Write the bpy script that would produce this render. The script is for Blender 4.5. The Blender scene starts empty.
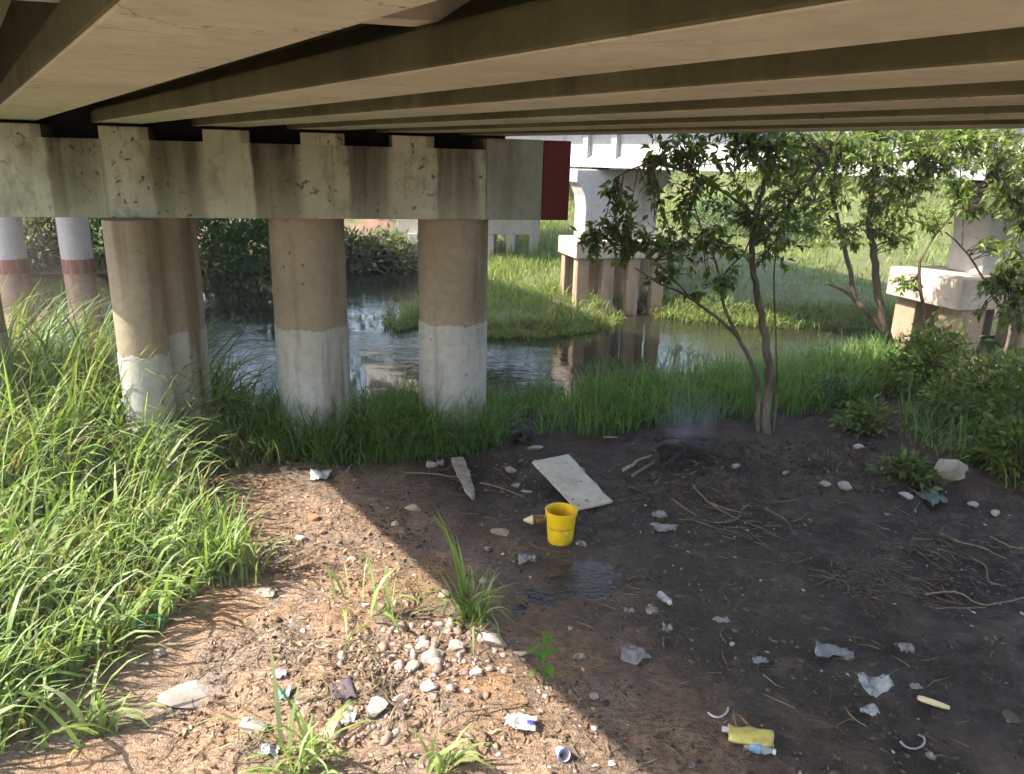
import bpy, bmesh, math, random
import numpy as np
from mathutils import Matrix, Vector

# ------------------------------------------------------------------ camera, sky, sun, exposure
S = bpy.context.scene
PITCH, ROLL, FPX, CAMZ = math.radians(16.5), math.radians(1.47), 770.0, 2.85
Fv = Vector((0, math.cos(PITCH), -math.sin(PITCH)))
R0, U0 = Vector((1, 0, 0)), Vector((0, math.sin(PITCH), math.cos(PITCH)))
Rv = R0 * math.cos(ROLL) + U0 * math.sin(ROLL)
Uv = U0 * math.cos(ROLL) - R0 * math.sin(ROLL)
CAM = Vector((0, 0, CAMZ))
cd = bpy.data.cameras.new('camera'); cd.sensor_width = 36.0; cd.lens = FPX / 1024 * 36
cd.clip_start = 0.05; cd.clip_end = 2000
cam = bpy.data.objects.new('camera', cd); S.collection.objects.link(cam); S.camera = cam
B = -Fv
cam.matrix_world = Matrix(((Rv.x, Uv.x, B.x, 0), (Rv.y, Uv.y, B.y, 0), (Rv.z, Uv.z, B.z, CAMZ), (0, 0, 0, 1)))

SUN_AZ, SUN_EL = math.radians(-105), math.radians(45.2)     # where the sun stands (azimuth from +Y towards +X)
W = bpy.data.worlds.new('World'); S.world = W; W.use_nodes = True
nt = W.node_tree; nt.nodes.clear()
sky = nt.nodes.new('ShaderNodeTexSky'); sky.sky_type = 'NISHITA'; sky.sun_disc = False
sky.sun_elevation = SUN_EL; sky.sun_rotation = SUN_AZ
sky.dust_density = 2.0; sky.air_density = 1.0
bg = nt.nodes.new('ShaderNodeBackground'); bg.inputs['Strength'].default_value = 0.15
wo = nt.nodes.new('ShaderNodeOutputWorld')
nt.links.new(sky.outputs[0], bg.inputs['Color']); nt.links.new(bg.outputs[0], wo.inputs['Surface'])
sl = bpy.data.lights.new('sun', 'SUN'); sl.energy = 3.3; sl.angle = math.radians(0.55); sl.color = (1.0, 0.93, 0.82)
sun = bpy.data.objects.new('sun', sl); S.collection.objects.link(sun)
to_sun = Vector((math.sin(SUN_AZ) * math.cos(SUN_EL), math.cos(SUN_AZ) * math.cos(SUN_EL), math.sin(SUN_EL)))
sun.rotation_euler = to_sun.to_track_quat('Z', 'Y').to_euler(); sun.location = to_sun * 60
S.view_settings.view_transform = 'Standard'; S.view_settings.look = 'None'
S.view_settings.gamma = 1.0; S.view_settings.use_curve_mapping = False
S.view_settings.exposure = 2.22
S.render.engine = 'CYCLES'
S.cycles.max_bounces = 8; S.cycles.diffuse_bounces = 6; S.cycles.glossy_bounces = 4
S.cycles.transmission_bounces = 4; S.cycles.transparent_max_bounces = 6; S.cycles.volume_bounces = 0
S.cycles.use_adaptive_sampling = True; S.cycles.adaptive_threshold = 0.03
S.cycles.sample_clamp_indirect = 6.0; S.cycles.caustics_reflective = False; S.cycles.caustics_refractive = False
try:
    S.cycles.use_denoising = True; S.cycles.denoiser = 'OPENIMAGEDENOISE'
except Exception:
    pass

random.seed(7)
rng = np.random.default_rng(11)
COL = S.collection

# ------------------------------------------------------------------ frame helpers
def ray(u, v): return Fv + Rv * ((u - 512) / FPX) + Uv * ((387 - v) / FPX)
def onz(u, v, z=0.25):
    d = ray(u, v); return CAM + d * ((z - CAMZ) / d.z)
def aty(u, v, Y):
    d = ray(u, v); return CAM + d * (Y / d.y)
GD = Vector((math.sin(math.radians(-35.04)), math.cos(math.radians(-35.04)), 0))   # along the near bridge
GN = Vector((GD.y, -GD.x, 0))                                                       # across it, to the right
CDIR = Vector((math.sin(math.radians(75)), math.cos(math.radians(75)), 0))          # along its skewed pier
CNRM = Vector((-CDIR.y, CDIR.x, 0))

# ------------------------------------------------------------------ noise
def vnoise(x, y, seed=0):
    x = np.asarray(x, float); y = np.asarray(y, float)
    xi = np.floor(x); yi = np.floor(y); fx = x - xi; fy = y - yi
    fx = fx * fx * (3 - 2 * fx); fy = fy * fy * (3 - 2 * fy)
    def h(a, b):
        s = np.sin(a * 127.1 + b * 311.7 + seed * 74.7) * 43758.5453
        return s - np.floor(s)
    return (h(xi, yi) * (1 - fx) + h(xi + 1, yi) * fx) * (1 - fy) + (h(xi, yi + 1) * (1 - fx) + h(xi + 1, yi + 1) * fx) * fy
def fbm(x, y, seed=0, oct=4):
    a, t, s = 1.0, 0.0, 0.0
    for k in range(oct):
        t = t + a * (vnoise(x * 2 ** k, y * 2 ** k, seed + k) - 0.5); s += a; a *= 0.5
    return t / s * 2
def sstep(a, b, x):
    t = np.clip((x - a) / (b - a), 0, 1); return t * t * (3 - 2 * t)

# ------------------------------------------------------------------ terrain height
near_px = [(-900, 372), (-400, 380), (-150, 395), (0, 408), (200, 413), (350, 417), (500, 412), (620, 402), (760, 392), (880, 377), (930, 362), (1000, 346), (1100, 338), (1400, 330)]
far_px = [(-900, 279), (-200, 277), (0, 276), (110, 275), (200, 271), (270, 271), (345, 268), (412, 268), (430, 273), (424, 290), (390, 316), (384, 327), (398, 332), (425, 324), (450, 329), (495, 338), (545, 338), (590, 332), (617, 325), (622, 317), (640, 311), (655, 316), (700, 323), (760, 327), (830, 329), (890, 329), (960, 322), (1100, 314), (1400, 306)]
near_poly = [tuple(onz(u, v, 0)[:2]) for u, v in near_px] + [(60, -60), (-60, -60)]
far_line = [tuple(onz(u, v, 0)[:2]) for u, v in far_px]
far_poly = far_line + [(900, far_line[-1][1] + 40), (900, 1500), (-900, 1500), (-900, far_line[0][1] + 10)]
near_poly = [(-300, near_poly[0][1] - 25)] + near_poly[:len(near_px)] + [(300, near_poly[len(near_px) - 1][1] + 3), (300, -400), (-300, -400)]
def sdist(px, py, poly):
    d = np.full(px.shape, 1e18); ins = np.zeros(px.shape, bool)
    n = len(poly)
    for i in range(n):
        ax, ay = poly[i]; bx, by = poly[(i + 1) % n]
        vx, vy = bx - ax, by - ay
        t = np.clip(((px - ax) * vx + (py - ay) * vy) / (vx * vx + vy * vy + 1e-12), 0, 1)
        dx, dy = px - ax - t * vx, py - ay - t * vy
        d = np.minimum(d, dx * dx + dy * dy)
        c = ((ay > py) != (by > py)) & (px < (bx - ax) * (py - ay) / (by - ay + 1e-12) + ax)
        ins ^= c
    d = np.sqrt(d); return np.where(ins, d, -d)
def terrain(x, y):
    x = np.asarray(x, float); y = np.asarray(y, float)
    dn = sdist(x, y, near_poly) + 0.10 * fbm(x * 1.5, y * 1.5, 3)
    df = sdist(x, y, far_poly) + 0.12 * fbm(x * 1.2, y * 1.2, 5)
    off = x * GN.x + y * GN.y
    bump = 0.05 * fbm(x * 0.9, y * 0.9, 1) + 0.028 * fbm(x * 4, y * 4, 2, 4)
    wet = sstep(2.3, 3.2, off) * sstep(6.9, 5.9, y) * sstep(2.6, 3.6, y) * sstep(3.4, 2.2, x)
    bump = bump + 0.024 * fbm(x * 11, y * 11, 14, 3) + 0.030 * np.maximum(0, fbm(x * 6, y * 6, 15, 3) - 0.12)
    bump = bump * (1 - 0.42 * wet)
    zn = 0.25 + bump - 0.012 * wet
    zn = zn + wet * (0.012 - 0.030 * np.exp(-(((x - 0.62) / 0.42) ** 2 + ((y - 4.52) / 0.30) ** 2)) - 0.006 * np.exp(-(((x - 1.5) / 0.5) ** 2 + ((y - 4.1) / 0.3) ** 2)))
    rub = np.exp(-(((x + 0.62) / 0.65) ** 2 + ((y - 3.55) / 0.5) ** 2))            # low heap of rubble
    zn = zn + 0.07 * rub
    fire = np.exp(-(((x - 1.75) / 0.45) ** 2 + ((y - 6.75) / 0.28) ** 2))
    zn = zn + 0.07 * fire
    ys_ = 5.75 + 0.35 * fbm(x * 1.1, y * 0.3, 19)                                   # ragged step of the dirt bank
    stp = sstep(0.8, 1.6, x) * sstep(ys_ - 0.10, ys_ + 0.28, y)
    zn = zn + stp * (0.10 + 0.05 * fbm(x * 5, y * 5, 23, 3))
    rb = sstep(2.9, 4.6, x) * sstep(5.0, 6.4, y)                                    # rise under the thicket
    zn = zn + 0.16 * rb
    zn = zn - 0.62 * (1 - sstep(-0.35, 0.75, dn))
    lf = sstep(-1.5, -4.5, x)                                                       # left far bank is steeper
    hill = 0.13 * np.maximum(df - 0.6, 0) + 0.20 * np.maximum(df - 9, 0) * sstep(60, 15, df) * (1 - lf)
    hill = np.minimum(hill, 9 + 0.02 * df)
    zf = 0.16 + lf * 0.55 * sstep(0.2, 1.6, df) + hill + 0.07 * fbm(x * 0.7, y * 0.7, 8) - 0.5 * (1 - sstep(-0.4, 0.6, df))
    return np.maximum(np.maximum(zn, zf), -0.6)
def tz(x, y): return float(terrain(np.array([x]), np.array([y]))[0])
def G(u, v):
    z = 0.25
    for _ in range(5):
        p = onz(u, v, z); z = tz(p.x, p.y)
    return Vector((p.x, p.y, z))

# ------------------------------------------------------------------ materials
MATS = {}
class NT:
    def __init__(s, name):
        s.m = bpy.data.materials.new(name); s.m.use_nodes = True; s.t = s.m.node_tree; s.t.nodes.clear()
        s.out = s.n('ShaderNodeOutputMaterial'); MATS[name] = s.m
    def n(s, ty, **k):
        o = s.t.nodes.new(ty)
        for a, b in k.items():
            if a in ('ins',):
                for q, w in b.items(): s.set(o, q, w)
            else: setattr(o, a, b)
        return o
    def set(s, o, q, w):
        if isinstance(w, bpy.types.NodeSocket): s.t.links.new(w, o.inputs[q])
        elif isinstance(w, bpy.types.Node): s.t.links.new(w.outputs[0], o.inputs[q])
        else: o.inputs[q].default_value = w
    def noise(s, vec, scale, detail=4, rough=0.55, dist=0.0):
        o = s.n('ShaderNodeTexNoise'); o.inputs['Scale'].default_value = scale; o.inputs['Detail'].default_value = detail
        o.inputs['Roughness'].default_value = rough; o.inputs['Distortion'].default_value = dist
        if vec is not None: s.t.links.new(vec, o.inputs['Vector'])
        return o.outputs['Fac']
    def ramp(s, fac, stops):
        o = s.n('ShaderNodeValToRGB'); e = o.color_ramp.elements
        while len(e) < len(stops): e.new(0.5)
        for i, (p, c) in enumerate(stops):
            e[i].position = p; e[i].color = (c, c, c, 1) if isinstance(c, (int, float)) else (*c, 1)
        s.t.links.new(fac, o.inputs[0]); return o.outputs[0]
    def mix(s, fac, a, b, mode='MIX'):
        o = s.n('ShaderNodeMix'); o.data_type = 'RGBA'; o.blend_type = mode
        for q, w in ((0, fac), (6, a), (7, b)):
            if isinstance(w, bpy.types.NodeSocket): s.t.links.new(w, o.inputs[q])
            elif isinstance(w, tuple): o.inputs[q].default_value = (*w, 1)
            else: o.inputs[q].default_value = w
        return o.outputs[2]
    def math(s, op, a, b=0.0, clamp=False):
        o = s.n('ShaderNodeMath'); o.operation = op; o.use_clamp = clamp
        for q, w in ((0, a), (1, b)):
            if isinstance(w, bpy.types.NodeSocket): s.t.links.new(w, o.inputs[q])
            else: o.inputs[q].default_value = w
        return o.outputs[0]
    def bump(s, h, strength=0.5, dist=0.02):
        o = s.n('ShaderNodeBump'); o.inputs['Strength'].default_value = strength; o.inputs['Distance'].default_value = dist
        s.t.links.new(h, o.inputs['Height']); return o.outputs[0]
    def bsdf(s, col, rough=0.8, spec=0.3, normal=None, **k):
        o = s.n('ShaderNodeBsdfPrincipled')
        s.set(o, 'Base Color', col if not isinstance(col, tuple) else (*col, 1))
        s.set(o, 'Roughness', rough); s.set(o, 'Specular IOR Level', spec)
        if normal is not None: s.set(o, 'Normal', normal)
        for q, w in k.items(): s.set(o, q.replace('_', ' '), w)
        s.t.links.new(o.outputs[0], s.out.inputs['Surface']); return o
def coords(k, kind='Object'):
    return k.n('ShaderNodeTexCoord').outputs[kind]
def mapped(k, vec, scale=(1, 1, 1), loc=(0, 0, 0)):
    o = k.n('ShaderNodeMapping'); o.inputs['Scale'].default_value = scale; o.inputs['Location'].default_value = loc
    k.t.links.new(vec, o.inputs['Vector']); return o.outputs[0]
def wpos(k): return k.n('ShaderNodeNewGeometry').outputs['Position']

def mat_concrete(name, light, dark, stain=(0.05, 0.045, 0.03), stain_amt=0.5, scale=1.0, warm=None, bumpk=0.35, cracks=False):
    k = NT(name); v = wpos(k)
    a = k.noise(v, 1.3 * scale, 5, 0.6); b = k.noise(v, 14 * scale, 6, 0.7)
    c = k.ramp(a, [(0.3, dark), (0.7, light)])
    c = k.mix(k.math('MULTIPLY', k.ramp(b, [(0.35, 1.0), (0.6, 0.0)]), 0.35), c, tuple(x * 0.6 for x in dark))
    st = k.noise(mapped(k, v, (5, 5, 0.5)), 1.0 * scale, 4, 0.6)
    c = k.mix(k.math('MULTIPLY', k.ramp(st, [(0.52, 0.0), (0.72, 1.0)]), stain_amt), c, stain)
    pits = k.n('ShaderNodeTexVoronoi'); pits.inputs['Scale'].default_value = 9 * scale; k.t.links.new(v, pits.inputs['Vector'])
    pk = k.math('MULTIPLY', k.ramp(pits.outputs['Distance'], [(0.05, 1.0), (0.16, 0.0)]), k.ramp(k.noise(v, 1.7, 2), [(0.5, 0.0), (0.6, 0.8)]))
    c = k.mix(pk, c, (0.05, 0.04, 0.03))
    if cracks:
        cn = k.noise(v, 2.2, 5, 0.6, 0.4); cr = k.ramp(k.math('ABSOLUTE', k.math('SUBTRACT', cn, 0.5)), [(0.002, 1.0), (0.008, 0.0)])
        c = k.mix(k.math('MULTIPLY', cr, k.ramp(k.noise(v, 1.1, 2), [(0.55, 0.0), (0.62, 0.85)])), c, (0.07, 0.055, 0.04))
        sx = k.n('ShaderNodeSeparateXYZ'); k.t.links.new(v, sx.inputs[0])
        tt = k.math('ADD', k.math('MULTIPLY', sx.outputs[0], GD.x), k.math('MULTIPLY', sx.outputs[1], GD.y))
        jt = k.ramp(k.math('FRACT', k.math('DIVIDE', k.math('ADD', tt, 40.0), 1.22)), [(0.0, 1.0), (0.010, 0.0)])
        c = k.mix(k.math('MULTIPLY', jt, k.ramp(k.noise(v, 4, 3), [(0.35, 0.1), (0.6, 0.7)])), c, (0.12, 0.10, 0.07))
        pt = k.ramp(k.noise(v, 0.9, 4, 0.7), [(0.50, 0.0), (0.70, 0.5)]); c = k.mix(pt, c, (0.32, 0.29, 0.22))
    h = k.math('ADD', k.math('MULTIPLY', b, 0.5), k.math('MULTIPLY', k.noise(v, 60, 3), 0.3))
    h = k.math('SUBTRACT', h, pk)
    k.bsdf(c, 0.88, 0.2, k.bump(h, bumpk, 0.01)); return k.m

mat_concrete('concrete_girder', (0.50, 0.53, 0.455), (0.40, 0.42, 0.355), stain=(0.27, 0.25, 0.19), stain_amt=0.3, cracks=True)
mat_concrete('concrete_algae_shade', (0.135, 0.14, 0.08), (0.07, 0.074, 0.04), stain=(0.035, 0.035, 0.02), stain_amt=0.6)
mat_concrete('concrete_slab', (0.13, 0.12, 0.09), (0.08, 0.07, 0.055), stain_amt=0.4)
mat_concrete('concrete_void_shade', (0.022, 0.02, 0.016), (0.014, 0.013, 0.01), stain_amt=0.2)  # near-black: shade of the voids over the pier put into the colour
mat_concrete('concrete_column', (0.36, 0.30, 0.215), (0.25, 0.205, 0.14), stain=(0.11, 0.085, 0.055), stain_amt=0.75)
mat_concrete('concrete_white', (0.52, 0.51, 0.49), (0.43, 0.42, 0.40), stain=(0.24, 0.21, 0.17), stain_amt=0.6, scale=0.6)
mat_concrete('concrete_pale', (0.62, 0.58, 0.50), (0.50, 0.45, 0.38), stain=(0.25, 0.20, 0.15), stain_amt=0.35, scale=0.8)
mat_concrete('concrete_pile', (0.42, 0.31, 0.215), (0.32, 0.225, 0.15), stain=(0.17, 0.11, 0.065), stain_amt=0.8)
mat_concrete('concrete_footing', (0.54, 0.46, 0.38), (0.44, 0.36, 0.29), stain=(0.26, 0.19, 0.13), stain_amt=0.7)
mat_concrete('paint_white', (0.47, 0.46, 0.42), (0.34, 0.325, 0.28), stain=(0.15, 0.105, 0.065), stain_amt=0.95, bumpk=0.15)
mat_concrete('paint_band_red', (0.36, 0.13, 0.10), (0.30, 0.16, 0.12), stain=(0.45, 0.36, 0.30), stain_amt=0.7, scale=3)
mat_concrete('column_pink', (0.46, 0.32, 0.25), (0.34, 0.20, 0.15), stain=(0.24, 0.13, 0.09), stain_amt=0.6, scale=3)
mat_concrete('paint_far_white', (0.60, 0.58, 0.57), (0.52, 0.48, 0.46), stain=(0.40, 0.30, 0.26), stain_amt=0.4, scale=2)
mat_concrete('paint_maroon', (0.14, 0.038, 0.036), (0.115, 0.03, 0.029), stain=(0.09, 0.028, 0.025), stain_amt=0.4, bumpk=0.1)
mat_concrete('paint_cap_end', (0.30, 0.32, 0.27), (0.22, 0.24, 0.19), stain=(0.11, 0.10, 0.07), stain_amt=0.55)
mat_concrete('rubber_pad', (0.02, 0.02, 0.018), (0.012, 0.012, 0.01), stain_amt=0.1)

def mat_cap():
    k = NT('concrete_cap'); o = coords(k); w = wpos(k)
    sp = k.n('ShaderNodeSeparateXYZ'); k.t.links.new(o, sp.inputs[0])
    a = k.noise(w, 1.6, 5, 0.6)
    c = k.ramp(a, [(0.3, (0.27, 0.285, 0.20)), (0.7, (0.44, 0.45, 0.345))])
    # run-off stains under the gaps between the girders: own streaky shape
    wob = k.math('MULTIPLY', k.math('SUBTRACT', k.noise(mapped(k, o, (1, 1, 0.6)), 2.2, 3), 0.5), 0.22)
    ph = k.math('FRACT', k.math('ADD', k.math('DIVIDE', k.math('ADD', sp.outputs[0], 14.383), 0.7234), wob))
    gap = k.ramp(ph, [(0.015, 0.0), (0.055, 1.0), (0.46, 0.9), (0.56, 0.0)])
    st = k.ramp(k.noise(mapped(k, o, (9, 9, 0.55)), 1.0, 5, 0.6), [(0.36, 0.0), (0.62, 1.0)])
    low = k.ramp(k.math('ADD', sp.outputs[2], k.math('MULTIPLY', k.noise(o, 3, 3), 0.5)), [(0.05, 0.35), (0.75, 1.0)])
    f = k.math('MULTIPLY', k.math('MULTIPLY', gap, k.math('ADD', k.math('MULTIPLY', st, 0.38), 0.62)), low)
    c = k.mix(k.math('MULTIPLY', f, 0.96), c, (0.024, 0.019, 0.011))
    st2 = k.ramp(k.noise(mapped(k, o, (16, 16, 0.3)), 1.0, 4), [(0.6, 0.0), (0.74, 0.6)])
    c = k.mix(st2, c, (0.09, 0.085, 0.045))
    pk = k.math('MULTIPLY', k.ramp(k.noise(w, 17, 3, 0.6, 0.5), [(0.60, 0.0), (0.66, 1.0)]), k.ramp(k.noise(w, 1.5, 2), [(0.42, 0.0), (0.56, 1.0)]))
    blot = k.ramp(k.noise(mapped(k, o, (2.2, 2.2, 1.2)), 2.0, 5, 0.7), [(0.52, 0.0), (0.68, 0.65)])
    c = k.mix(blot, c, (0.12, 0.11, 0.06))
    c = k.mix(k.math('MULTIPLY', pk, 0.8), c, (0.035, 0.03, 0.018))
    fine = k.noise(w, 35, 4)
    k.bsdf(c, 0.9, 0.2, k.bump(k.math('SUBTRACT', fine, k.math('MULTIPLY', pk, 0.6)), 0.3, 0.012))
mat_cap()

def mat_ground():
    k = NT('ground_soil'); v = wpos(k)
    sp = k.n('ShaderNodeSeparateXYZ'); k.t.links.new(v, sp.inputs[0])
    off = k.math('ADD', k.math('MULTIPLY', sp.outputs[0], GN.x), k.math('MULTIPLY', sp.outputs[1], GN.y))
    big = k.noise(v, 0.9, 4, 0.6); mid = k.noise(v, 5.0, 6, 0.65); fine = k.noise(v, 30, 5, 0.7); vf = k.noise(v, 110, 3, 0.6)
    dry = k.ramp(mid, [(0.25, (0.18, 0.115, 0.076)), (0.5, (0.34, 0.222, 0.145)), (0.75, (0.43, 0.305, 0.21))])
    red = k.ramp(k.noise(v, 1.5, 4), [(0.52, 0.0), (0.68, 0.7)])
    dry = k.mix(red, dry, (0.44, 0.235, 0.10))
    grey = k.ramp(k.noise(v, 2.6, 5), [(0.48, 0.0), (0.60, 0.8)])
    dry = k.mix(grey, dry, (0.25, 0.20, 0.165))
    litter = k.ramp(k.noise(mapped(k, v, (1, 2.2, 1)), 22, 4, 0.7), [(0.48, 0.0), (0.60, 0.8)])
    dry = k.mix(litter, dry, (0.13, 0.085, 0.055))
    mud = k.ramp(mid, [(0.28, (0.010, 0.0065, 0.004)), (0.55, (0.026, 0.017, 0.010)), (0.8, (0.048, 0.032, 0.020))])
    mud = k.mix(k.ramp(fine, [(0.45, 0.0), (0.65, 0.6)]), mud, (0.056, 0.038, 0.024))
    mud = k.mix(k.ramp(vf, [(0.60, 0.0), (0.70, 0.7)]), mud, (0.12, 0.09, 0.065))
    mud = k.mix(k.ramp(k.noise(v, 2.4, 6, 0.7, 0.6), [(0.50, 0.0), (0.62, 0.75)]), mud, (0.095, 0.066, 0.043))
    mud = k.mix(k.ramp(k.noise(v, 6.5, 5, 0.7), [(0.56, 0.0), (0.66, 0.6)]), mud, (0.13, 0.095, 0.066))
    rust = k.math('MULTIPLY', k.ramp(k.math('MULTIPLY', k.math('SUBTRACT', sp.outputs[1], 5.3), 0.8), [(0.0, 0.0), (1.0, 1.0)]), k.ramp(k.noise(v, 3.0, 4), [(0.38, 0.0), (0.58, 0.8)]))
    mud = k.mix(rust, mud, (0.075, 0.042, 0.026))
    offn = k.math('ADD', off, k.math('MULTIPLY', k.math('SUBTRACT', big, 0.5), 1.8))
    wet = k.ramp(k.math('MULTIPLY', k.math('SUBTRACT', offn, 1.62), 0.68), [(0.0, 0.0), (1.0, 1.0)])  # mud tone; its edge also paints shade along the deck's shadow line
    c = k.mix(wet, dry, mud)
    # far banks: grassy soil
    far = k.ramp(k.math('MULTIPLY', k.math('SUBTRACT', sp.outputs[1], 8.0), 0.4), [(0.0, 0.0), (1.0, 1.0)])
    fc = k.ramp(k.noise(v, 0.8, 5, 0.65), [(0.3, (0.17, 0.11, 0.06)), (0.5, (0.13, 0.14, 0.045)), (0.7, (0.15, 0.19, 0.05))])
    edge = k.ramp(sp.outputs[2], [(0.0, 1.0), (0.22, 0.0)])
    fc = k.mix(edge, fc, (0.24, 0.15, 0.085))
    lat = k.math('MULTIPLY', k.ramp(k.noise(v, 0.35, 3), [(0.50, 0.0), (0.60, 0.8)]), k.ramp(k.math('MULTIPLY', k.math('ADD', sp.outputs[0], 30), 0.0333), [(0.86, 1.0), (0.93, 0.0)]))
    fc = k.mix(lat, fc, (0.34, 0.17, 0.12))
    c = k.mix(far, c, fc)
    damp = k.math('MULTIPLY', wet, k.ramp(k.noise(v, 2.3, 4, 0.6), [(0.42, 0.0), (0.56, 1.0)]))
    dv = k.n('ShaderNodeVectorMath'); dv.operation = 'DISTANCE'; k.t.links.new(v, dv.inputs[0]); dv.inputs[1].default_value = (1.1, 4.35, 0.25)
    soak = k.math('MULTIPLY', k.ramp(k.math('ADD', k.math('MULTIPLY', dv.outputs['Value'], 0.5), k.math('SUBTRACT', mid, 0.5)), [(0.25, 1.0), (0.75, 0.0)]), wet)
    ro = k.math('SUBTRACT', k.math('SUBTRACT', 0.90, k.math('MULTIPLY', damp, 0.30)), k.math('MULTIPLY', soak, 0.36))
    h = k.math('ADD', k.math('ADD', k.math('MULTIPLY', mid, 0.9), k.math('MULTIPLY', fine, 0.5)), k.math('MULTIPLY', vf, 0.22))
    h = k.math('ADD', h, k.math('MULTIPLY', litter, 0.1))
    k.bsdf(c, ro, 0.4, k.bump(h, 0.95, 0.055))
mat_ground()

def mat_water(name, col, scale, strength, rough, stretch=(1, 1, 1)):
    k = NT(name); v = mapped(k, wpos(k), stretch)
    n1 = k.noise(v, scale, 3, 0.55, 0.6); n2 = k.noise(v, scale * 0.22, 2, 0.5)
    calm = k.ramp(k.noise(wpos(k), 0.33, 3), [(0.42, 0.05), (0.64, 1.0)])
    h = k.math('MULTIPLY', k.math('ADD', n1, k.math('MULTIPLY', n2, 1.5)), calm)
    k.bsdf(col, rough, 0.5, k.bump(h, strength, 0.05), IOR=1.33)
mat_water('river_water', (0.020, 0.019, 0.011), 7.0, 0.16, 0.04, (0.8, 1.3, 1))
mat_water('puddle_water', (0.018, 0.013, 0.009), 30.0, 0.22, 0.16)

def mat_leaf(name, stops, trans=0.35, gloss=0.35, rough=0.45):
    k = NT(name)
    at = k.n('ShaderNodeAttribute', attribute_name='rnd')
    c = k.ramp(at.outputs['Fac'], stops)
    c = k.mix(k.math('MULTIPLY', k.noise(wpos(k), 2.0, 3), 0.5), c, k.mix(1.0, c, (0.62, 0.72, 0.55), 'MULTIPLY'))
    p = k.n('ShaderNodeBsdfPrincipled'); k.set(p, 'Base Color', c); k.set(p, 'Roughness', rough); k.set(p, 'Specular IOR Level', gloss)
    t = k.n('ShaderNodeBsdfTranslucent'); k.set(t, 'Color', k.mix(1.0, c, (1.15, 1.25, 0.55), 'MULTIPLY'))
    m = k.n('ShaderNodeMixShader'); m.inputs[0].default_value = trans
    k.t.links.new(p.outputs[0], m.inputs[1]); k.t.links.new(t.outputs[0], m.inputs[2]); k.t.links.new(m.outputs[0], k.out.inputs['Surface'])
GREENS = [(0.0, (0.36, 0.28, 0.16)), (0.13, (0.30, 0.26, 0.12)), (0.17, (0.12, 0.19, 0.045)), (0.55, (0.21, 0.295, 0.085)), (0.9, (0.31, 0.39, 0.15)), (1.0, (0.42, 0.46, 0.26))]
mat_leaf('grass_tall', GREENS, 0.40, 0.4, 0.45)
mat_leaf('grass_bank', [(0.0, (0.20, 0.16, 0.07)), (0.08, (0.14, 0.13, 0.05)), (0.12, (0.095, 0.17, 0.04)), (0.6, (0.145, 0.25, 0.06)), (1.0, (0.22, 0.32, 0.10))], 0.4, 0.3, 0.5)
mat_leaf('grass_far', [(0.0, (0.28, 0.21, 0.09)), (0.1, (0.17, 0.17, 0.05)), (0.4, (0.19, 0.26, 0.075)), (1.0, (0.31, 0.38, 0.13))], 0.4, 0.2, 0.6)
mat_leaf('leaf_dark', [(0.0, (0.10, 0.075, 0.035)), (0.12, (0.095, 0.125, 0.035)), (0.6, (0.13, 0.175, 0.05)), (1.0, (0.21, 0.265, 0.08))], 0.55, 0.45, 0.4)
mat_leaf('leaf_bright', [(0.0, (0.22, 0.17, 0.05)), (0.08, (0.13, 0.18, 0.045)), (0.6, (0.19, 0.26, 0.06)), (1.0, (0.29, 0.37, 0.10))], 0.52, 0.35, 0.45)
mat_leaf('leaf_bank', [(0.0, (0.12, 0.11, 0.05)), (0.3, (0.055, 0.10, 0.035)), (1.0, (0.10, 0.16, 0.06))], 0.3, 0.25, 0.5)
mat_leaf('leaf_grey', [(0.0, (0.20, 0.16, 0.10)), (0.3, (0.15, 0.16, 0.09)), (1.0, (0.24, 0.24, 0.15))], 0.25, 0.2, 0.6)
mat_leaf('leaf_herb', [(0.0, (0.09, 0.19, 0.03)), (1.0, (0.15, 0.28, 0.05))], 0.4, 0.4, 0.4)
mat_leaf('leaf_rotten', [(0.0, (0.030, 0.020, 0.014)), (0.6, (0.075, 0.048, 0.030)), (1.0, (0.15, 0.105, 0.07))], 0.05, 0.3, 0.6)
mat_leaf('leaf_dry', [(0.0, (0.11, 0.065, 0.038)), (0.5, (0.21, 0.13, 0.075)), (1.0, (0.36, 0.26, 0.17))], 0.05, 0.2, 0.7)

def mat_bark(name, a, b):
    k = NT(name); v = wpos(k); n = k.noise(mapped(k, v, (14, 14, 3)), 1.5, 5, 0.6); m = k.noise(v, 3, 3)
    c = k.mix(k.ramp(m, [(0.45, 0.0), (0.7, 0.0 if name == 'wood_char' else 0.5)]), k.ramp(n, [(0.3, a), (0.7, b)]), (0.16, 0.16, 0.11))
    k.bsdf(c, 0.9, 0.15, k.bump(n, 0.6, 0.02))
mat_bark('bark', (0.045, 0.033, 0.022), (0.15, 0.115, 0.08))
mat_bark('bark_pale', (0.14, 0.10, 0.065), (0.32, 0.25, 0.17))
mat_bark('wood_grey', (0.16, 0.13, 0.105), (0.38, 0.33, 0.28))
mat_bark('wood_char', (0.012, 0.011, 0.010), (0.055, 0.045, 0.038))
mat_bark('twig_dark', (0.05, 0.035, 0.025), (0.16, 0.115, 0.08))
mat_bark('straw', (0.11, 0.075, 0.048), (0.26, 0.19, 0.12))

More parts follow.
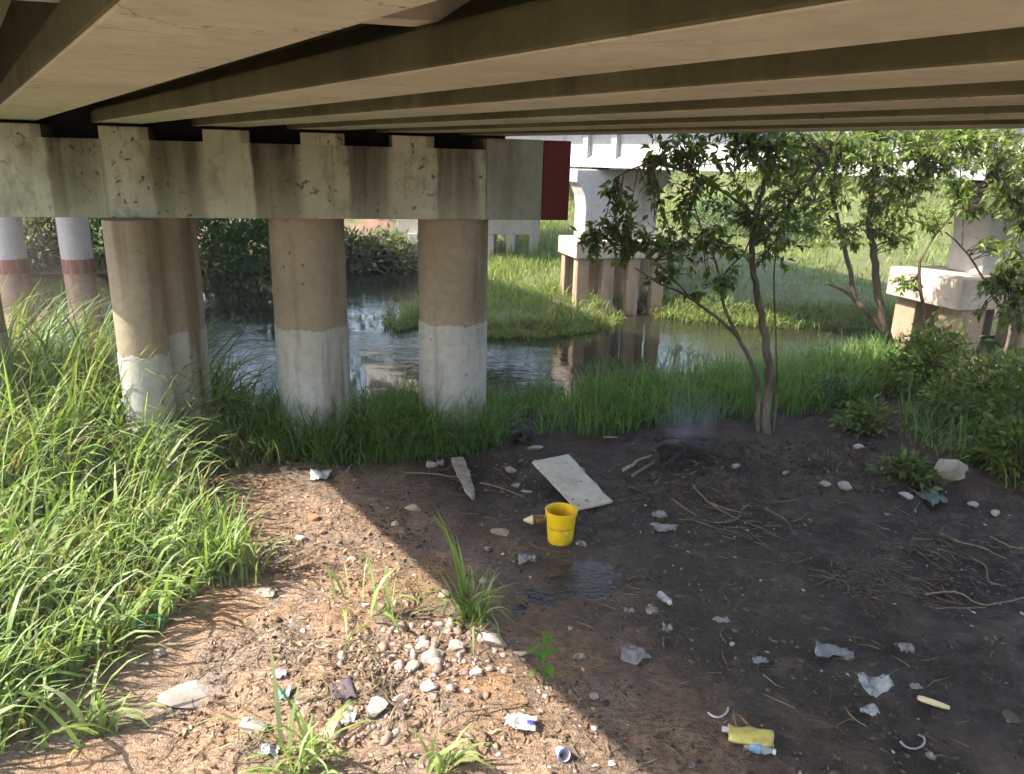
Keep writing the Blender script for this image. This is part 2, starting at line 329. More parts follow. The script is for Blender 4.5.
def mat_stone(name, a, b, scale=18):
    k = NT(name); v = coords(k); n = k.noise(v, scale, 5, 0.65); m = k.noise(v, scale * 0.25, 3)
    c = k.ramp(n, [(0.3, a), (0.7, b)])
    c = k.mix(k.ramp(m, [(0.42, 0.0), (0.68, 0.75)]), c, (0.15, 0.11, 0.08))
    k.bsdf(c, 0.9, 0.2, k.bump(n, 0.5, 0.01))
mat_stone('stone_white', (0.30, 0.26, 0.235), (0.50, 0.46, 0.42))
mat_stone('stone_grey', (0.22, 0.20, 0.175), (0.40, 0.37, 0.33))
mat_stone('stone_cream', (0.27, 0.23, 0.165), (0.44, 0.39, 0.295))
mat_stone('stone_pink', (0.42, 0.30, 0.26), (0.58, 0.46, 0.41))
mat_stone('brick_orange', (0.40, 0.15, 0.07), (0.52, 0.24, 0.12))

k = NT('fibre_board'); v = coords(k); n = k.noise(v, 9, 5, 0.65)
c = k.ramp(n, [(0.3, (0.40, 0.365, 0.29)), (0.7, (0.54, 0.50, 0.41))])
c = k.mix(k.ramp(k.noise(v, 26, 4, 0.6), [(0.62, 0.0), (0.68, 0.9)]), c, (0.13, 0.10, 0.07))
c = k.mix(k.ramp(k.noise(v, 3.5, 4, 0.7), [(0.50, 0.0), (0.66, 0.55)]), c, (0.26, 0.20, 0.14))
k.bsdf(c, 0.85, 0.2, k.bump(n, 0.3, 0.01))

def mat_plain(name, col, rough=0.5, spec=0.4, var=0.25, scale=12, dirt=0.35, **kw):
    k = NT(name); v = coords(k); n = k.noise(v, scale, 4)
    c = k.mix(k.math('MULTIPLY', n, var), col, tuple(x * 0.5 for x in col))
    c = k.mix(k.math('MULTIPLY', k.ramp(k.noise(v, scale * 0.6, 5, 0.7), [(0.5, 0.0), (0.68, 1.0)]), dirt), c, (0.10, 0.075, 0.05))
    k.bsdf(c, rough, spec, None, **kw)
mat_plain('ash', (0.030, 0.024, 0.019), 0.95, 0.1, 0.7, 30, 0.5)
mat_plain('plastic_yellow', (0.78, 0.50, 0.012), 0.42, 0.45, 0.2, 9, 0.35)
mat_plain('plastic_print', (0.42, 0.25, 0.02), 0.5, 0.4, 0.2, 20, 0.2)
mat_plain('plastic_white', (0.58, 0.57, 0.56), 0.45, 0.4, 0.35, 14, 0.5)
mat_plain('plastic_dirty', (0.30, 0.28, 0.26), 0.5, 0.4, 0.5, 22, 0.85)
mat_plain('plastic_film', (0.36, 0.36, 0.36), 0.3, 0.5, 0.5, 22, 0.7, Alpha=0.6)
mat_plain('plastic_cream', (0.70, 0.60, 0.34), 0.45, 0.4, 0.15, 14, 0.2)
mat_plain('plastic_brown', (0.16, 0.075, 0.03), 0.3, 0.5, 0.3, 14, 0.3)
mat_plain('plastic_blue', (0.16, 0.32, 0.50), 0.4, 0.5, 0.4, 40, 0.5)
mat_plain('plastic_navy', (0.06, 0.06, 0.36), 0.4, 0.4, 0.2, 20, 0.1)
mat_plain('plastic_pouch', (0.52, 0.45, 0.12), 0.4, 0.45, 0.5, 26, 0.55)
mat_plain('plastic_grey', (0.40, 0.40, 0.41), 0.35, 0.5, 0.4, 16, 0.45)
mat_plain('plastic_pink', (0.62, 0.36, 0.46), 0.4, 0.5, 0.3, 16, 0.2)
mat_plain('plastic_teal', (0.16, 0.30, 0.29), 0.35, 0.5, 0.3, 16, 0.55)
mat_plain('glass_green', (0.010, 0.13, 0.055), 0.1, 0.8, 0.2, 16, 0.15)
mat_plain('cloth_purple', (0.055, 0.035, 0.06), 0.95, 0.1, 0.4, 20, 0.4)
mat_plain('cloth_stripe', (0.11, 0.09, 0.11), 0.95, 0.1, 0.5, 60, 0.4)
mat_plain('cloth_green', (0.12, 0.16, 0.125), 0.95, 0.1, 0.4, 20, 0.45)
mat_plain('wire_grey', (0.35, 0.34, 0.32), 0.4, 0.5, 0.2, 30, 0.3)
def mat_clear():
    k = NT('plastic_clear'); v = coords(k)
    n = k.noise(v, 25, 3)
    k.bsdf((0.55, 0.58, 0.60), 0.15, 0.5, k.bump(n, 0.4, 0.01), Alpha=0.4)
mat_clear()

# ------------------------------------------------------------------ mesh helpers
def mesh_np(name, verts, quads, tris=None, rnd=None, smooth=False):
    me = bpy.data.meshes.new(name)
    verts = np.asarray(verts, np.float32); quads = np.asarray(quads, np.int32).reshape(-1, 4)
    tris = np.zeros((0, 3), np.int32) if tris is None else np.asarray(tris, np.int32).reshape(-1, 3)
    me.vertices.add(len(verts)); me.vertices.foreach_set('co', verts.ravel())
    nl = quads.size + tris.size
    me.loops.add(nl); me.loops.foreach_set('vertex_index', np.concatenate([quads.ravel(), tris.ravel()]))
    me.polygons.add(len(quads) + len(tris))
    st = np.concatenate([np.arange(len(quads)) * 4, quads.size + np.arange(len(tris)) * 3]).astype(np.int32)
    me.polygons.foreach_set('loop_start', st)
    if smooth: me.polygons.foreach_set('use_smooth', np.ones(len(st), bool))
    if rnd is not None:
        a = me.attributes.new('rnd', 'FLOAT', 'POINT'); a.data.foreach_set('value', np.asarray(rnd, np.float32))
    me.update(calc_edges=True); return me
def link(name, me, mat, parent=None, loc=None, rot=None):
    o = bpy.data.objects.new(name, me); COL.objects.link(o)
    if mat is not None and me is not None and not me.materials: me.materials.append(MATS[mat])
    if parent is not None: o.parent = parent
    if loc is not None: o.location = loc
    if rot is not None: o.rotation_euler = rot
    return o
def empty(name, loc=(0, 0, 0), rot=(0, 0, 0)):
    o = bpy.data.objects.new(name, None); COL.objects.link(o); o.location = loc; o.rotation_euler = rot; o.empty_display_size = 0.1; return o
def tag(o, label=None, cat=None, group=None, kind=None):
    if label: o['label'] = label
    if cat: o['category'] = cat
    if group: o['group'] = group
    if kind: o['kind'] = kind
    return o
class MB:
    def __init__(s): s.v = []; s.f = []
    def add(s, vs, fs):
        b = len(s.v); s.v += [tuple(x) for x in vs]; s.f += [tuple(b + i for i in f) for f in fs]; return s
    def box(s, o, ax, ay, az):      # corner o and three edge vectors
        o, ax, ay, az = map(Vector, (o, ax, ay, az))
        p = [o, o + ax, o + ax + ay, o + ay]; p = p + [q + az for q in p]
        return s.add(p, [(3, 2, 1, 0), (4, 5, 6, 7), (0, 1, 5, 4), (1, 2, 6, 5), (2, 3, 7, 6), (3, 0, 4, 7)])
    def prism(s, sec, o, ax, ay, az):   # closed 2D section (a,b) in ax,ay swept along az
        o, ax, ay, az = map(Vector, (o, ax, ay, az)); n = len(sec)
        p = [o + ax * a + ay * b for a, b in sec]; p = p + [q + az for q in p]
        return s.add(p, [tuple(reversed(range(n))), tuple(range(n, 2 * n))] + [(i, (i + 1) % n, n + (i + 1) % n, n + i) for i in range(n)])
    def lathe(s, prof, o=(0, 0, 0), n=24, axis=None, close=False):
        o = Vector(o); q = Matrix.Identity(3) if axis is None else Vector((0, 0, 1)).rotation_difference(Vector(axis)).to_matrix()
        vs = []
        for r, z in prof:
            for i in range(n):
                t = 2 * math.pi * i / n; vs.append(o + q @ Vector((r * math.cos(t), r * math.sin(t), z)))
        m = len(prof)
        fs = [(a * n + i, a * n + (i + 1) % n, (a + 1) * n + (i + 1) % n, (a + 1) * n + i) for a in range(m - 1) for i in range(n)]
        if close: fs += [tuple(reversed(range(n))), tuple((m - 1) * n + i for i in range(n))]
        return s.add(vs, fs)
    def tube(s, pts, rad, n=7):
        pts = [Vector(p) for p in pts]; m = len(pts); vs = []
        for i, p in enumerate(pts):
            d = (pts[min(i + 1, m - 1)] - pts[max(i - 1, 0)]); d = d.normalized() if d.length > 1e-9 else Vector((0, 0, 1))
            a = d.orthogonal().normalized() if i == 0 else (a - d * a.dot(d)).normalized()
            b = d.cross(a); r = rad[i] if hasattr(rad, '__len__') else rad
            vs += [p + (a * math.cos(2 * math.pi * j / n) + b * math.sin(2 * math.pi * j / n)) * r for j in range(n)]
        fs = [(i * n + j, i * n + (j + 1) % n, (i + 1) * n + (j + 1) % n, (i + 1) * n + j) for i in range(m - 1) for j in range(n)]
        fs += [tuple(reversed(range(n))), tuple((m - 1) * n + j for j in range(n))]
        return s.add(vs, fs)
    def mesh(s, name, smooth=False, bevel=0.0):
        me = bpy.data.meshes.new(name); me.from_pydata(s.v, [], s.f)
        bm = bmesh.new(); bm.from_mesh(me); bmesh.ops.recalc_face_normals(bm, faces=bm.faces[:])
        if bevel > 0:
            es = [e for e in bm.edges if len(e.link_faces) == 2 and e.calc_face_angle(0) > 0.5]
            bmesh.ops.bevel(bm, geom=es, offset=bevel, segments=2, affect='EDGES', profile=0.5)
        bm.to_mesh(me); bm.free()
        if smooth:
            me.polygons.foreach_set('use_smooth', [True] * len(me.polygons))
            me.set_sharp_from_angle(angle=math.radians(40))
        me.update(); return me
    def build(s, name, mat, parent=None, smooth=False, bevel=0.0): return link(name, s.mesh(name, smooth, bevel), mat, parent)

# ------------------------------------------------------------------ ground, river, puddle
def axis_coords(lo, hi, step, far, growth=1.12):
    a = list(np.arange(lo, hi + 1e-6, step)); st = step
    x = hi
    while x < far: st *= growth; x += st; a.append(x)
    st = step; x = lo; pre = []
    while x > -far: st *= growth; x -= st; pre.append(x)
    return np.array(pre[::-1] + a)
def build_ground():
    xs = axis_coords(-4.5, 5.5, 0.035, 600, 1.08)
    ys = np.concatenate([-np.geomspace(300, 0.4, 40), np.arange(0, 2.2, 0.2), np.arange(2.2, 9.2, 0.035), np.arange(9.2, 24, 0.12), 24 + np.cumsum(0.14 * 1.09 ** np.arange(70))])
    X, Y = np.meshgrid(xs, ys); Z = terrain(X, Y)
    nx, ny = len(xs), len(ys)
    idx = np.arange(nx * ny).reshape(ny, nx)
    q = np.stack([idx[:-1, :-1], idx[:-1, 1:], idx[1:, 1:], idx[1:, :-1]], -1).reshape(-1, 4)
    me = mesh_np('ground', np.stack([X, Y, Z], -1).reshape(-1, 3), q, smooth=True)
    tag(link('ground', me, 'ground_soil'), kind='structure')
build_ground()
m = MB(); m.add([(-300, -5, 0), (300, -5, 0), (300, 120, 0), (-300, 120, 0)], [(0, 1, 2, 3)])
# the near land hides the water sheet, which lies at the river's level
tag(m.build('river', 'river_water'), kind='structure')
pv = [(1.05 * math.cos(t) * (1 + 0.12 * math.sin(3 * t)), 0.85 * math.sin(t)) for t in np.linspace(0, 2 * math.pi, 40, endpoint=False)]
m = MB(); m.add([(0.62 + a, 4.52 + b - 0.2 * a, 0.2345) for a, b in pv], [tuple(range(40))])
tag(m.build('puddle', 'puddle_water'), kind='structure')

# ------------------------------------------------------------------ near bridge
SOF = 3.036
def goff(off, t, z): return GN * off + GD * t + Vector((0, 0, z))
br = empty('road_bridge', goff(1.7, 0, 0.25))
tag(br, 'grey concrete girder bridge spanning overhead, seen from below', 'bridge')
def child(mb, name, mat, parent, smooth=False, bevel=0.0):
    o = mb.build(name, mat, parent, smooth, bevel)
    o.matrix_parent_inverse = Matrix.Translation(-parent.location) if parent.parent is None and parent.type == 'EMPTY' else Matrix.Identity(4)
    return o
T0, T1 = -7.0, 21.0
W2 = 0.16
sec = [(-W2, 0), (W2, 0), (W2, 0.085), (0.055, 0.16), (0.055, 0.46), (0.13, 0.52), (0.13, 0.60), (-0.13, 0.60), (-0.13, 0.52), (-0.055, 0.46), (-0.055, 0.16), (-W2, 0.085)]
offs = [-0.315 + 0.680 * k for k in range(7)]
for ofc in offs:
    # along-bridge coordinate of the pier's centre line at this offset
    tj = 6.09 - (ofc - 3.594) * 0.363
    for a, b in ((T0, tj - 0.012), (tj + 0.012, T1)):
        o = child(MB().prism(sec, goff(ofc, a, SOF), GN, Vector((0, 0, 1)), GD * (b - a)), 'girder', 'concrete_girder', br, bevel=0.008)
        o.data.materials.append(MATS['concrete_algae_shade'])           # side faces: algae green with their shade put into the colour; soffits pale
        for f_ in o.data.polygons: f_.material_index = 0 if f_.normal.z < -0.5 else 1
SHADE_W = 1.15    # unseen overhang added beyond the outer girder to shade the thicket
m = MB().box(goff(offs[0] - 0.36, T0, SOF + 0.603), GN * (offs[-1] - offs[0] + 0.36 + SHADE_W), GD * (T1 - T0), Vector((0, 0, 0.14)))
child(m, 'deck_slab', 'concrete_slab', br)
for o_ in (offs[0] - 0.36, offs[-1] + SHADE_W - 0.15):
    child(MB().box(goff(o_, T0, SOF + 0.746), GN * 0.15, GD * (T1 - T0), Vector((0, 0, 0.85))), 'parapet', 'concrete_pale', br, bevel=0.01)  # unseen parapets, made taller to lengthen the deck's shadow
for t_ in (1.74, -2.5, 12.5):
    for i in range(6):
        a, b = offs[i] + 0.057, offs[i + 1] - 0.057
        m = MB().box(goff(a, t_ - 0.363 * (a - 0.5), SOF + 0.095), GN * (b - a) - GD * (0.363 * (b - a)), GD * 0.10, Vector((0, 0, 0.505)))
        child(m, 'diaphragm', 'concrete_girder', br)

for i in range(6):      # cross-beams closing the girder ends over the pier
    a, b = offs[i] + 0.057, offs[i + 1] - 0.057
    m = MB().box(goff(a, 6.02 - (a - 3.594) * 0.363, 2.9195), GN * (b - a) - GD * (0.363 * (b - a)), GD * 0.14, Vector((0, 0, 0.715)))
    child(m, 'end_diaphragm', 'concrete_void_shade', br)

# near pier
C3 = Vector((-0.552, 7.048, 0))
CAPZ0, CAPZ1 = 2.343, 3.010
CAPT = 2.918      # top of the beam between the bearing pedestals
pier = empty('bridge_pier', C3 + CDIR * -1.5 + Vector((0, 0, 0.2)), (0, 0, math.radians(15)))
tag(pier, 'near concrete pier with a stained cap beam, maroon end and white-footed round columns', 'bridge pier')
def cl(s, n, z): return Vector((s + 1.5, n, z - 0.2))     # pier's own frame: along, across, up
X_, Y_, Z_ = Vector((1, 0, 0)), Vector((0, 1, 0)), Vector((0, 0, 1))
cap = MB().box((0, -0.36, 0), (5.6, 0, 0), (0, 0.72, 0), (0, 0, CAPT - CAPZ0)).build('cap_beam', 'concrete_cap', pier, bevel=0.003)
cap.location = cl(-5.4, 0, CAPZ0)
m = MB().box((0, -0.361, 0), (0.50, 0, 0), (0, 0.722, 0), (0, 0, CAPZ1 - CAPZ0)); o = m.build('painted_end_block', 'paint_cap_end', pier, bevel=0.012); o.location = cl(0.202, 0, CAPZ0 + 0.001); o['label'] = 'pale greenish painted stretch of the cap beam'
m = MB().box((0, -0.362, 0), (0.245, 0, 0), (0, 0.724, 0), (0, 0, CAPZ1 - CAPZ0)); o = m.build('painted_end_block', 'paint_maroon', pier, bevel=0.010); o.location = cl(0.704, 0, CAPZ0 - 0.001); o['label'] = 'maroon painted end of the cap beam'
for k_, ofc in enumerate(offs):
    s = (ofc - 3.594) / 0.940
    s += 0.131
    if s < 0.15:
        o = MB().box((-0.17, -0.3585, 0), (0.34, 0, 0), (0, 0.717, 0), (0, 0, CAPZ1 - CAPT)).build('pedestal', 'concrete_cap', pier); o.location = cl(s, 0, CAPT - 0.001)
    o = MB().box((-0.14, -0.2, 0), (0.28, 0, 0), (0, 0.4, 0), (0, 0, 0.026)).build('bearing_pad', 'rubber_pad', pier); o.location = cl(s - 0.05, 0, CAPZ1 - 0.001)
CR = 0.315
def column_mesh(r, z0, z1):
    prof = [(r, z0)] + [(r + (0.004 if abs((z - 0.55) % 0.6) < 0.02 else 0), z) for z in np.arange(z0 + 0.1, z1, 0.06)] + [(r, z1)]
    return MB().lathe(prof, n=40, close=True).mesh('column', True)
cme = column_mesh(CR, -0.35, CAPZ1 * 0 + CAPZ0 - 0.2 + 0.0)
def band_mesh(r, z0, z1, seed):      # a coat of paint with an uneven upper edge
    rr_ = random.Random(seed); me = MB().lathe([(r + 0.0035, z0), (r + 0.004, z1 - 0.08), (r + 0.004, z1), (r + 0.0005, z1 + 0.004)], n=96).mesh('paint_band', True)
    jit = [0.010 * math.sin(i * 0.39 + seed) + 0.006 * math.sin(i * 1.7) + rr_.uniform(-0.006, 0.006) for i in range(96)]
    for v in me.vertices:
        if v.index >= 192: v.co.z += jit[v.index % 96]
    return me
for s in (-0.014, -1.288, -2.49, -4.02):
    o = link('column', cme, 'concrete_column', pier); o.location = cl(s, 0, 0.2)
    b_ = link('paint_band', band_mesh(CR, -0.34, 1.20, int(s * 10)), 'paint_white', o); b_['label'] = 'white painted foot of the column'
sp_ = empty('prop_column', G(146, 409) + Vector((0, 0, -0.02)))
pp = onz(140, 300, 1.64)
spx = Vector((-2.935, 5.93, 0.1)); sp_.location = spx
tag(sp_, 'slimmer tan round column standing right in front of the pier, sunlit at its foot', 'column')
link('column', column_mesh(0.185, -0.3, CAPZ0 - 0.1 - 0.004), 'concrete_column', sp_)
link('paint_band', band_mesh(0.185, -0.28, 1.20, 5), 'paint_white', sp_)

# next pier of the same bridge, out in the river
p2 = empty('bridge_pier', (-7.15, 12.6, -0.3), (0, 0, math.radians(12)))
tag(p2, 'farther river pier with white columns banded red, behind the stained cap beam', 'bridge pier')
cme2 = column_mesh(0.228, -0.3, CAPZ0 + 0.3 - 0.003); 
wb = MB().lathe([(0.230, 1.42), (0.234, 1.43), (0.234, 2.60), (0.230, 2.61)], n=32).mesh('paint_band', True)
rb_ = MB().lathe([(0.230, 1.19), (0.235, 1.20), (0.235, 1.418), (0.230, 1.419)], n=32).mesh('paint_band', True)
for s in (1.18, 0.0, -0.98, -2.2):
    o = link('column', cme2, 'column_pink', p2); o.location = (s, 0, 0)
    link('paint_band', wb, 'paint_far_white', o); b_ = link('paint_band', rb_, 'paint_band_red', o); b_['label'] = 'worn red band round the column'
o = MB().box((-3.2, -0.36, 0), (6.4, 0, 0), (0, 0.72, 0), (0, 0, 0.67)).build('cap_beam', 'concrete_cap', p2, bevel=0.01); o.location = (0, 0, CAPZ0 + 0.3)

# ------------------------------------------------------------------ second bridge, sunlit, to the right
PA, PB = Vector((6.75, 10.75, 0)), Vector((2.45, 15.55, 0))
D2 = (PB - PA).normalized(); N2 = Vector((-D2.y, D2.x, 0))     # N2 points to the camera's side or away
if N2.dot(PA) > 0: N2 = -N2
b2 = empty('road_bridge', PA)
tag(b2, 'white sunlit concrete bridge crossing behind the trees', 'bridge')
FL = 2.74
sec2 = [(-0.17, 0), (0.17, 0), (0.17, 0.14), (0.07, 0.20), (0.07, 0.85), (0.17, 0.92), (0.17, 1.0), (-0.17, 1.0), (-0.17, 0.92), (-0.07, 0.85), (-0.07, 0.20), (-0.17, 0.14)]
L0, L1 = -14.0, 15.0
for w in (1.15, 0.38, -0.38, -1.15):
    m = MB().prism(sec2, PA + N2 * w + D2 * L0 + Z_ * FL, N2, Z_, D2 * (L1 - L0)); child(m, 'girder', 'concrete_white', b2)
m = MB().box(PA - N2 * 1.75 + D2 * L0 + Z_ * (FL + 1.003), N2 * 3.5, D2 * (L1 - L0), Z_ * 0.2); child(m, 'deck_slab', 'concrete_white', b2)
for w in (1.58, -1.75):
    m = MB().box(PA + N2 * w + D2 * L0 + Z_ * (FL + 1.206), N2 * 0.17, D2 * (L1 - L0), Z_ * 0.55); child(m, 'parapet', 'concrete_white', b2)
span = (PB - PA).length
for t_ in (-0.35, 0.35, span - 0.35, span + 0.35):
    m = MB().box(PA + N2 * 1.225 + D2 * (t_ - 0.06) + Z_ * (FL + 0.155), N2 * 0.09, D2 * 0.12, Z_ * 0.83); child(m, 'stiffener', 'concrete_white', b2)
def pile_pier(base, label, rot, wall_w, wall_d, flare, cap_w, cap_d, cz0, cz1, piles, ps=0.26):
    e = empty('bridge_pier', (base.x, base.y, -0.35), (0, 0, rot)); tag(e, label, 'bridge pier', 'pile-footed piers of the white bridge')
    z = 0.35
    h0, h1 = cz1 + z + 0.002, FL + z - 0.04
    hh = h1 - h0
    a = wall_w / 2
    sec = [(-a, 0), (a, 0), (a, hh * 0.45), (a * 1.04, hh * 0.62), (a + flare * 0.55, hh * 0.76), (a + flare, hh * 0.82), (a + flare, hh), (-a - flare, hh), (-a - flare, hh * 0.82), (-a - flare * 0.55, hh * 0.76), (-a * 1.04, hh * 0.62), (-a, hh * 0.45)]
    MB().prism(sec, (0, wall_d / 2, h0), X_, Z_, (0, -wall_d, 0)).build('wall', 'concrete_white', e, bevel=0.02)
    MB().box((-cap_w / 2, -cap_d / 2, cz0 + z), (cap_w, 0, 0), (0, cap_d, 0), (0, 0, cz1 - cz0)).build('pile_cap', 'concrete_footing', e, bevel=0.015)
    pm = MB().box((-ps / 2, -ps / 2, 0), (ps, 0, 0), (0, ps, 0), (0, 0, cz0 + z - 0.002)).mesh('pile', False, 0.015)
    for x, y in piles:
        o = link('pile', pm, 'concrete_pile', e); o.location = (x, y, 0)
    for w in (-1.1, -0.36, 0.36, 1.1):
        if abs(w) < a + flare: 
            o = MB().box((w - 0.12, -0.14, h1), (0.24, 0, 0), (0, 0.28, 0), (0, 0, 0.038)).build('bearing_pad', 'rubber_pad', e)
    return e
rot2 = math.radians(15)
pile_pier(Vector((1.90, 15.15, 0)), 'white hammerhead pier on brown square piles beside the maroon cap end', rot2, 1.45, 0.6, 0.20, 1.9, 1.1, 1.10, 1.43,
          [(x, y) for x in (-0.78, -0.26, 0.26, 0.78) for y in (-0.38, 0.38)], 0.23)
pile_pier(Vector((7.25, 11.2, 0)), 'white hammerhead pier half hidden by the trees, the nearer one to the camera', rot2, 1.9, 0.62, 0.25, 3.2, 1.35, 1.06, 1.47,
          [(x, y) for x in (-1.25, -0.2, 1.1) for y in (-0.42, 0.42)], 0.40)
# pile bent farther back
e = empty('pile_bent', (-1.2, 21.0, -0.4), (0, 0, math.radians(6))); tag(e, 'distant pale pile bent with a low cap beam beyond the grassy spit', 'bridge pier')
MB().box((-1.95, -0.45, 1.33), (3.75, 0, 0), (0, 0.9, 0), (0, 0, 0.75)).build('cap_beam', 'concrete_pale', e, bevel=0.01)
pm = MB().box((-0.115, -0.115, 0), (0.23, 0, 0), (0, 0.23, 0), (0, 0, 1.328)).mesh('pile', False, 0.01)
for x in (-1.55, -1.0, -0.3, 0.45, 1.02, 1.62):
    for y in (-0.3, 0.55):
        o = link('pile', pm, 'concrete_pale', e); o.location = (x + (0.16 if y > 0 else 0), y - 0.15, 0)

# ------------------------------------------------------------------ grass
def in_poly(x, y, poly): return sdist(x, y, poly) > 0
def scatter(poly, n, seed=0, accept=None):
    r = np.random.default_rng(seed); P = np.array(poly); lo, hi = P.min(0), P.max(0); out = np.zeros((0, 2))
    for _ in range(40):
        q = r.uniform(lo, hi, (n, 2)); k = in_poly(q[:, 0], q[:, 1], poly)
        if accept is not None: k &= r.random(n) < accept(q[:, 0], q[:, 1])
        out = np.concatenate([out, q[k]]);
        if len(out) >= n: break
    return out[:n]
def blades(P, hgt, wid, bend, seed=0, seg=5, lean=0.25, gust=None, rnd_lo=0.0, rnd_hi=1.0, sink=0.03):
    """arched blades: P (n,3) roots; hgt, wid arrays"""
    r = np.random.default_rng(seed); n = len(P)
    az = r.uniform(0, 2 * np.pi, n)
    if gust is not None: az = np.where(r.random(n) < 0.5, gust + r.normal(0, 0.7, n), az)
    dx, dy = np.cos(az), np.sin(az)
    l0 = r.normal(0, lean, n); bd = bend * r.uniform(0.3, 1.5, n)
    twist = r.uniform(-0.9, 0.9, n)
    sx, sy = -np.sin(az + twist), np.cos(az + twist)
    x = np.zeros(n); z = np.full(n, -sink); V = np.zeros((n, seg + 1, 2, 3)); ang = np.abs(l0)
    pr = [0.55, 0.9, 1.0, 0.85, 0.5, 0.03] if seg == 5 else list(np.interp(np.linspace(0, 1, seg + 1), [0, .4, .8, 1], [0.6, 1, .6, 0.04]))
    st = hgt / seg
    for i in range(seg + 1):
        w = wid * pr[i] * 0.5
        cx, cy, cz = P[:, 0] + dx * x, P[:, 1] + dy * x, P[:, 2] + z
        V[:, i, 0] = np.stack([cx - sx * w, cy - sy * w, cz], -1); V[:, i, 1] = np.stack([cx + sx * w, cy + sy * w, cz + w * 0.25], -1)
        ang = ang + bd * (0.25 + 1.5 * (i / seg) ** 1.3) / seg * 2
        x = x + np.sin(ang) * st; z = z + np.cos(ang) * st
    V = V.reshape(-1, 3)
    base = (np.arange(n) * (seg + 1) * 2)[:, None]
    q = np.concatenate([base + np.array([2 * i, 2 * i + 1, 2 * i + 3, 2 * i + 2]) for i in range(seg)], 0).reshape(-1, 4)
    rr = np.repeat(r.uniform(rnd_lo, rnd_hi, n), (seg + 1) * 2)
    return V, q, rr
def join(parts):
    vs, qs, rs, b = [], [], [], 0
    for V, q, r in parts: vs.append(V); qs.append(q + b); rs.append(r); b += len(V)
    return np.concatenate(vs), np.concatenate(qs), np.concatenate(rs)
def with_z(q): return np.stack([q[:, 0], q[:, 1], terrain(q[:, 0], q[:, 1])], -1)
def gpoly(px): return [tuple(G(u, v)[:2]) for u, v in px]

# tall sunlit grass on the left
lp = gpoly([(-330, 455), (-200, 422), (0, 418), (130, 425), (262, 438), (200, 462), (150, 480), (205, 520), (225, 575), (180, 610), (150, 640), (75, 690), (30, 735), (-20, 790), (-330, 800)])
dens = lambda x, y: 0.35 + 0.65 * (fbm(x * 1.3, y * 1.3, 21) > -0.15)
q = scatter(lp, 9000, 1, dens); P = with_z(q)
left = sstep(-1.8, -3.6, q[:, 0]); back = sstep(4.2, 6.6, q[:, 1])
r_ = np.random.default_rng(5)
hh = (0.30 + 0.22 * left + 0.48 * back * left + 0.08 * back) * r_.uniform(0.55, 1.45, len(q))
pa = blades(P, hh * 1.15, r_.uniform(0.010, 0.026, len(q)), 0.8, 2, lean=0.24, gust=0.1)
# broad arching leaves and seed stalks above the mass
q2 = scatter(lp, 900, 3, dens); P2 = with_z(q2); l2 = sstep(-1.8, -3.6, q2[:, 0]); b2_ = sstep(4.2, 6.6, q2[:, 1])
pb = blades(P2, (0.48 + 0.25 * l2 + 0.50 * b2_ * l2) * r_.uniform(0.7, 1.3, len(q2)), r_.uniform(0.022, 0.042, len(q2)), 1.3, 4, lean=0.2, gust=0.1, rnd_lo=0.3)
q3 = scatter(gpoly([(70, 436), (262, 436), (240, 466), (170, 474), (90, 476)]), 1500, 203); P3 = with_z(q3)
pc_ = blades(P3, r_.uniform(0.22, 0.62, len(q3)), r_.uniform(0.008, 0.020, len(q3)), 1.1, 204, lean=0.25)
V, Q, R = join([pa, pb, pc_])
tag(link('tall_grass', mesh_np('tall_grass', V, Q, rnd=R), 'grass_tall'), 'tall sunlit arching grass filling the bank beside the left columns', 'grass', kind='stuff')

# grass along the near water's edge
bp = gpoly([(195, 452), (300, 446), (420, 441), (520, 436), (640, 433), (750, 425), (840, 408), (900, 398), (960, 390)]) + [tuple(onz(u, v + 3, 0)[:2]) for u, v in near_px[9:3:-1]]
q = scatter(bp, 9500, 6, lambda x, y: 0.3 + 0.7 * (fbm(x * 2, y * 2, 31) > -0.25)); P = with_z(q)
hh = 0.35 * np.random.default_rng(7).uniform(0.5, 1.5, len(q)) * (0.9 + 0.5 * fbm(q[:, 0] * 1.1, q[:, 1] * 1.1, 41))
pa = blades(P, hh * 1.2, np.random.default_rng(8).uniform(0.006, 0.014, len(q)), 0.75, 9, lean=0.18)
q2 = scatter(gpoly([(215, 470), (330, 466), (440, 460), (500, 448), (500, 438), (430, 436), (330, 440), (225, 446)]), 3400, 12); P2 = with_z(q2)
pb = blades(P2, np.random.default_rng(3).uniform(0.28, 0.85, len(q2)), np.random.default_rng(4).uniform(0.006, 0.013, len(q2)), 0.9, 10, lean=0.32, rnd_hi=0.7)
V, Q, R = join([pa, pb])
tag(link('bank_grass', mesh_np('bank_grass', V, Q, rnd=R), 'grass_bank'), 'upright green grass along the near water edge behind the mud', 'grass', kind='stuff')

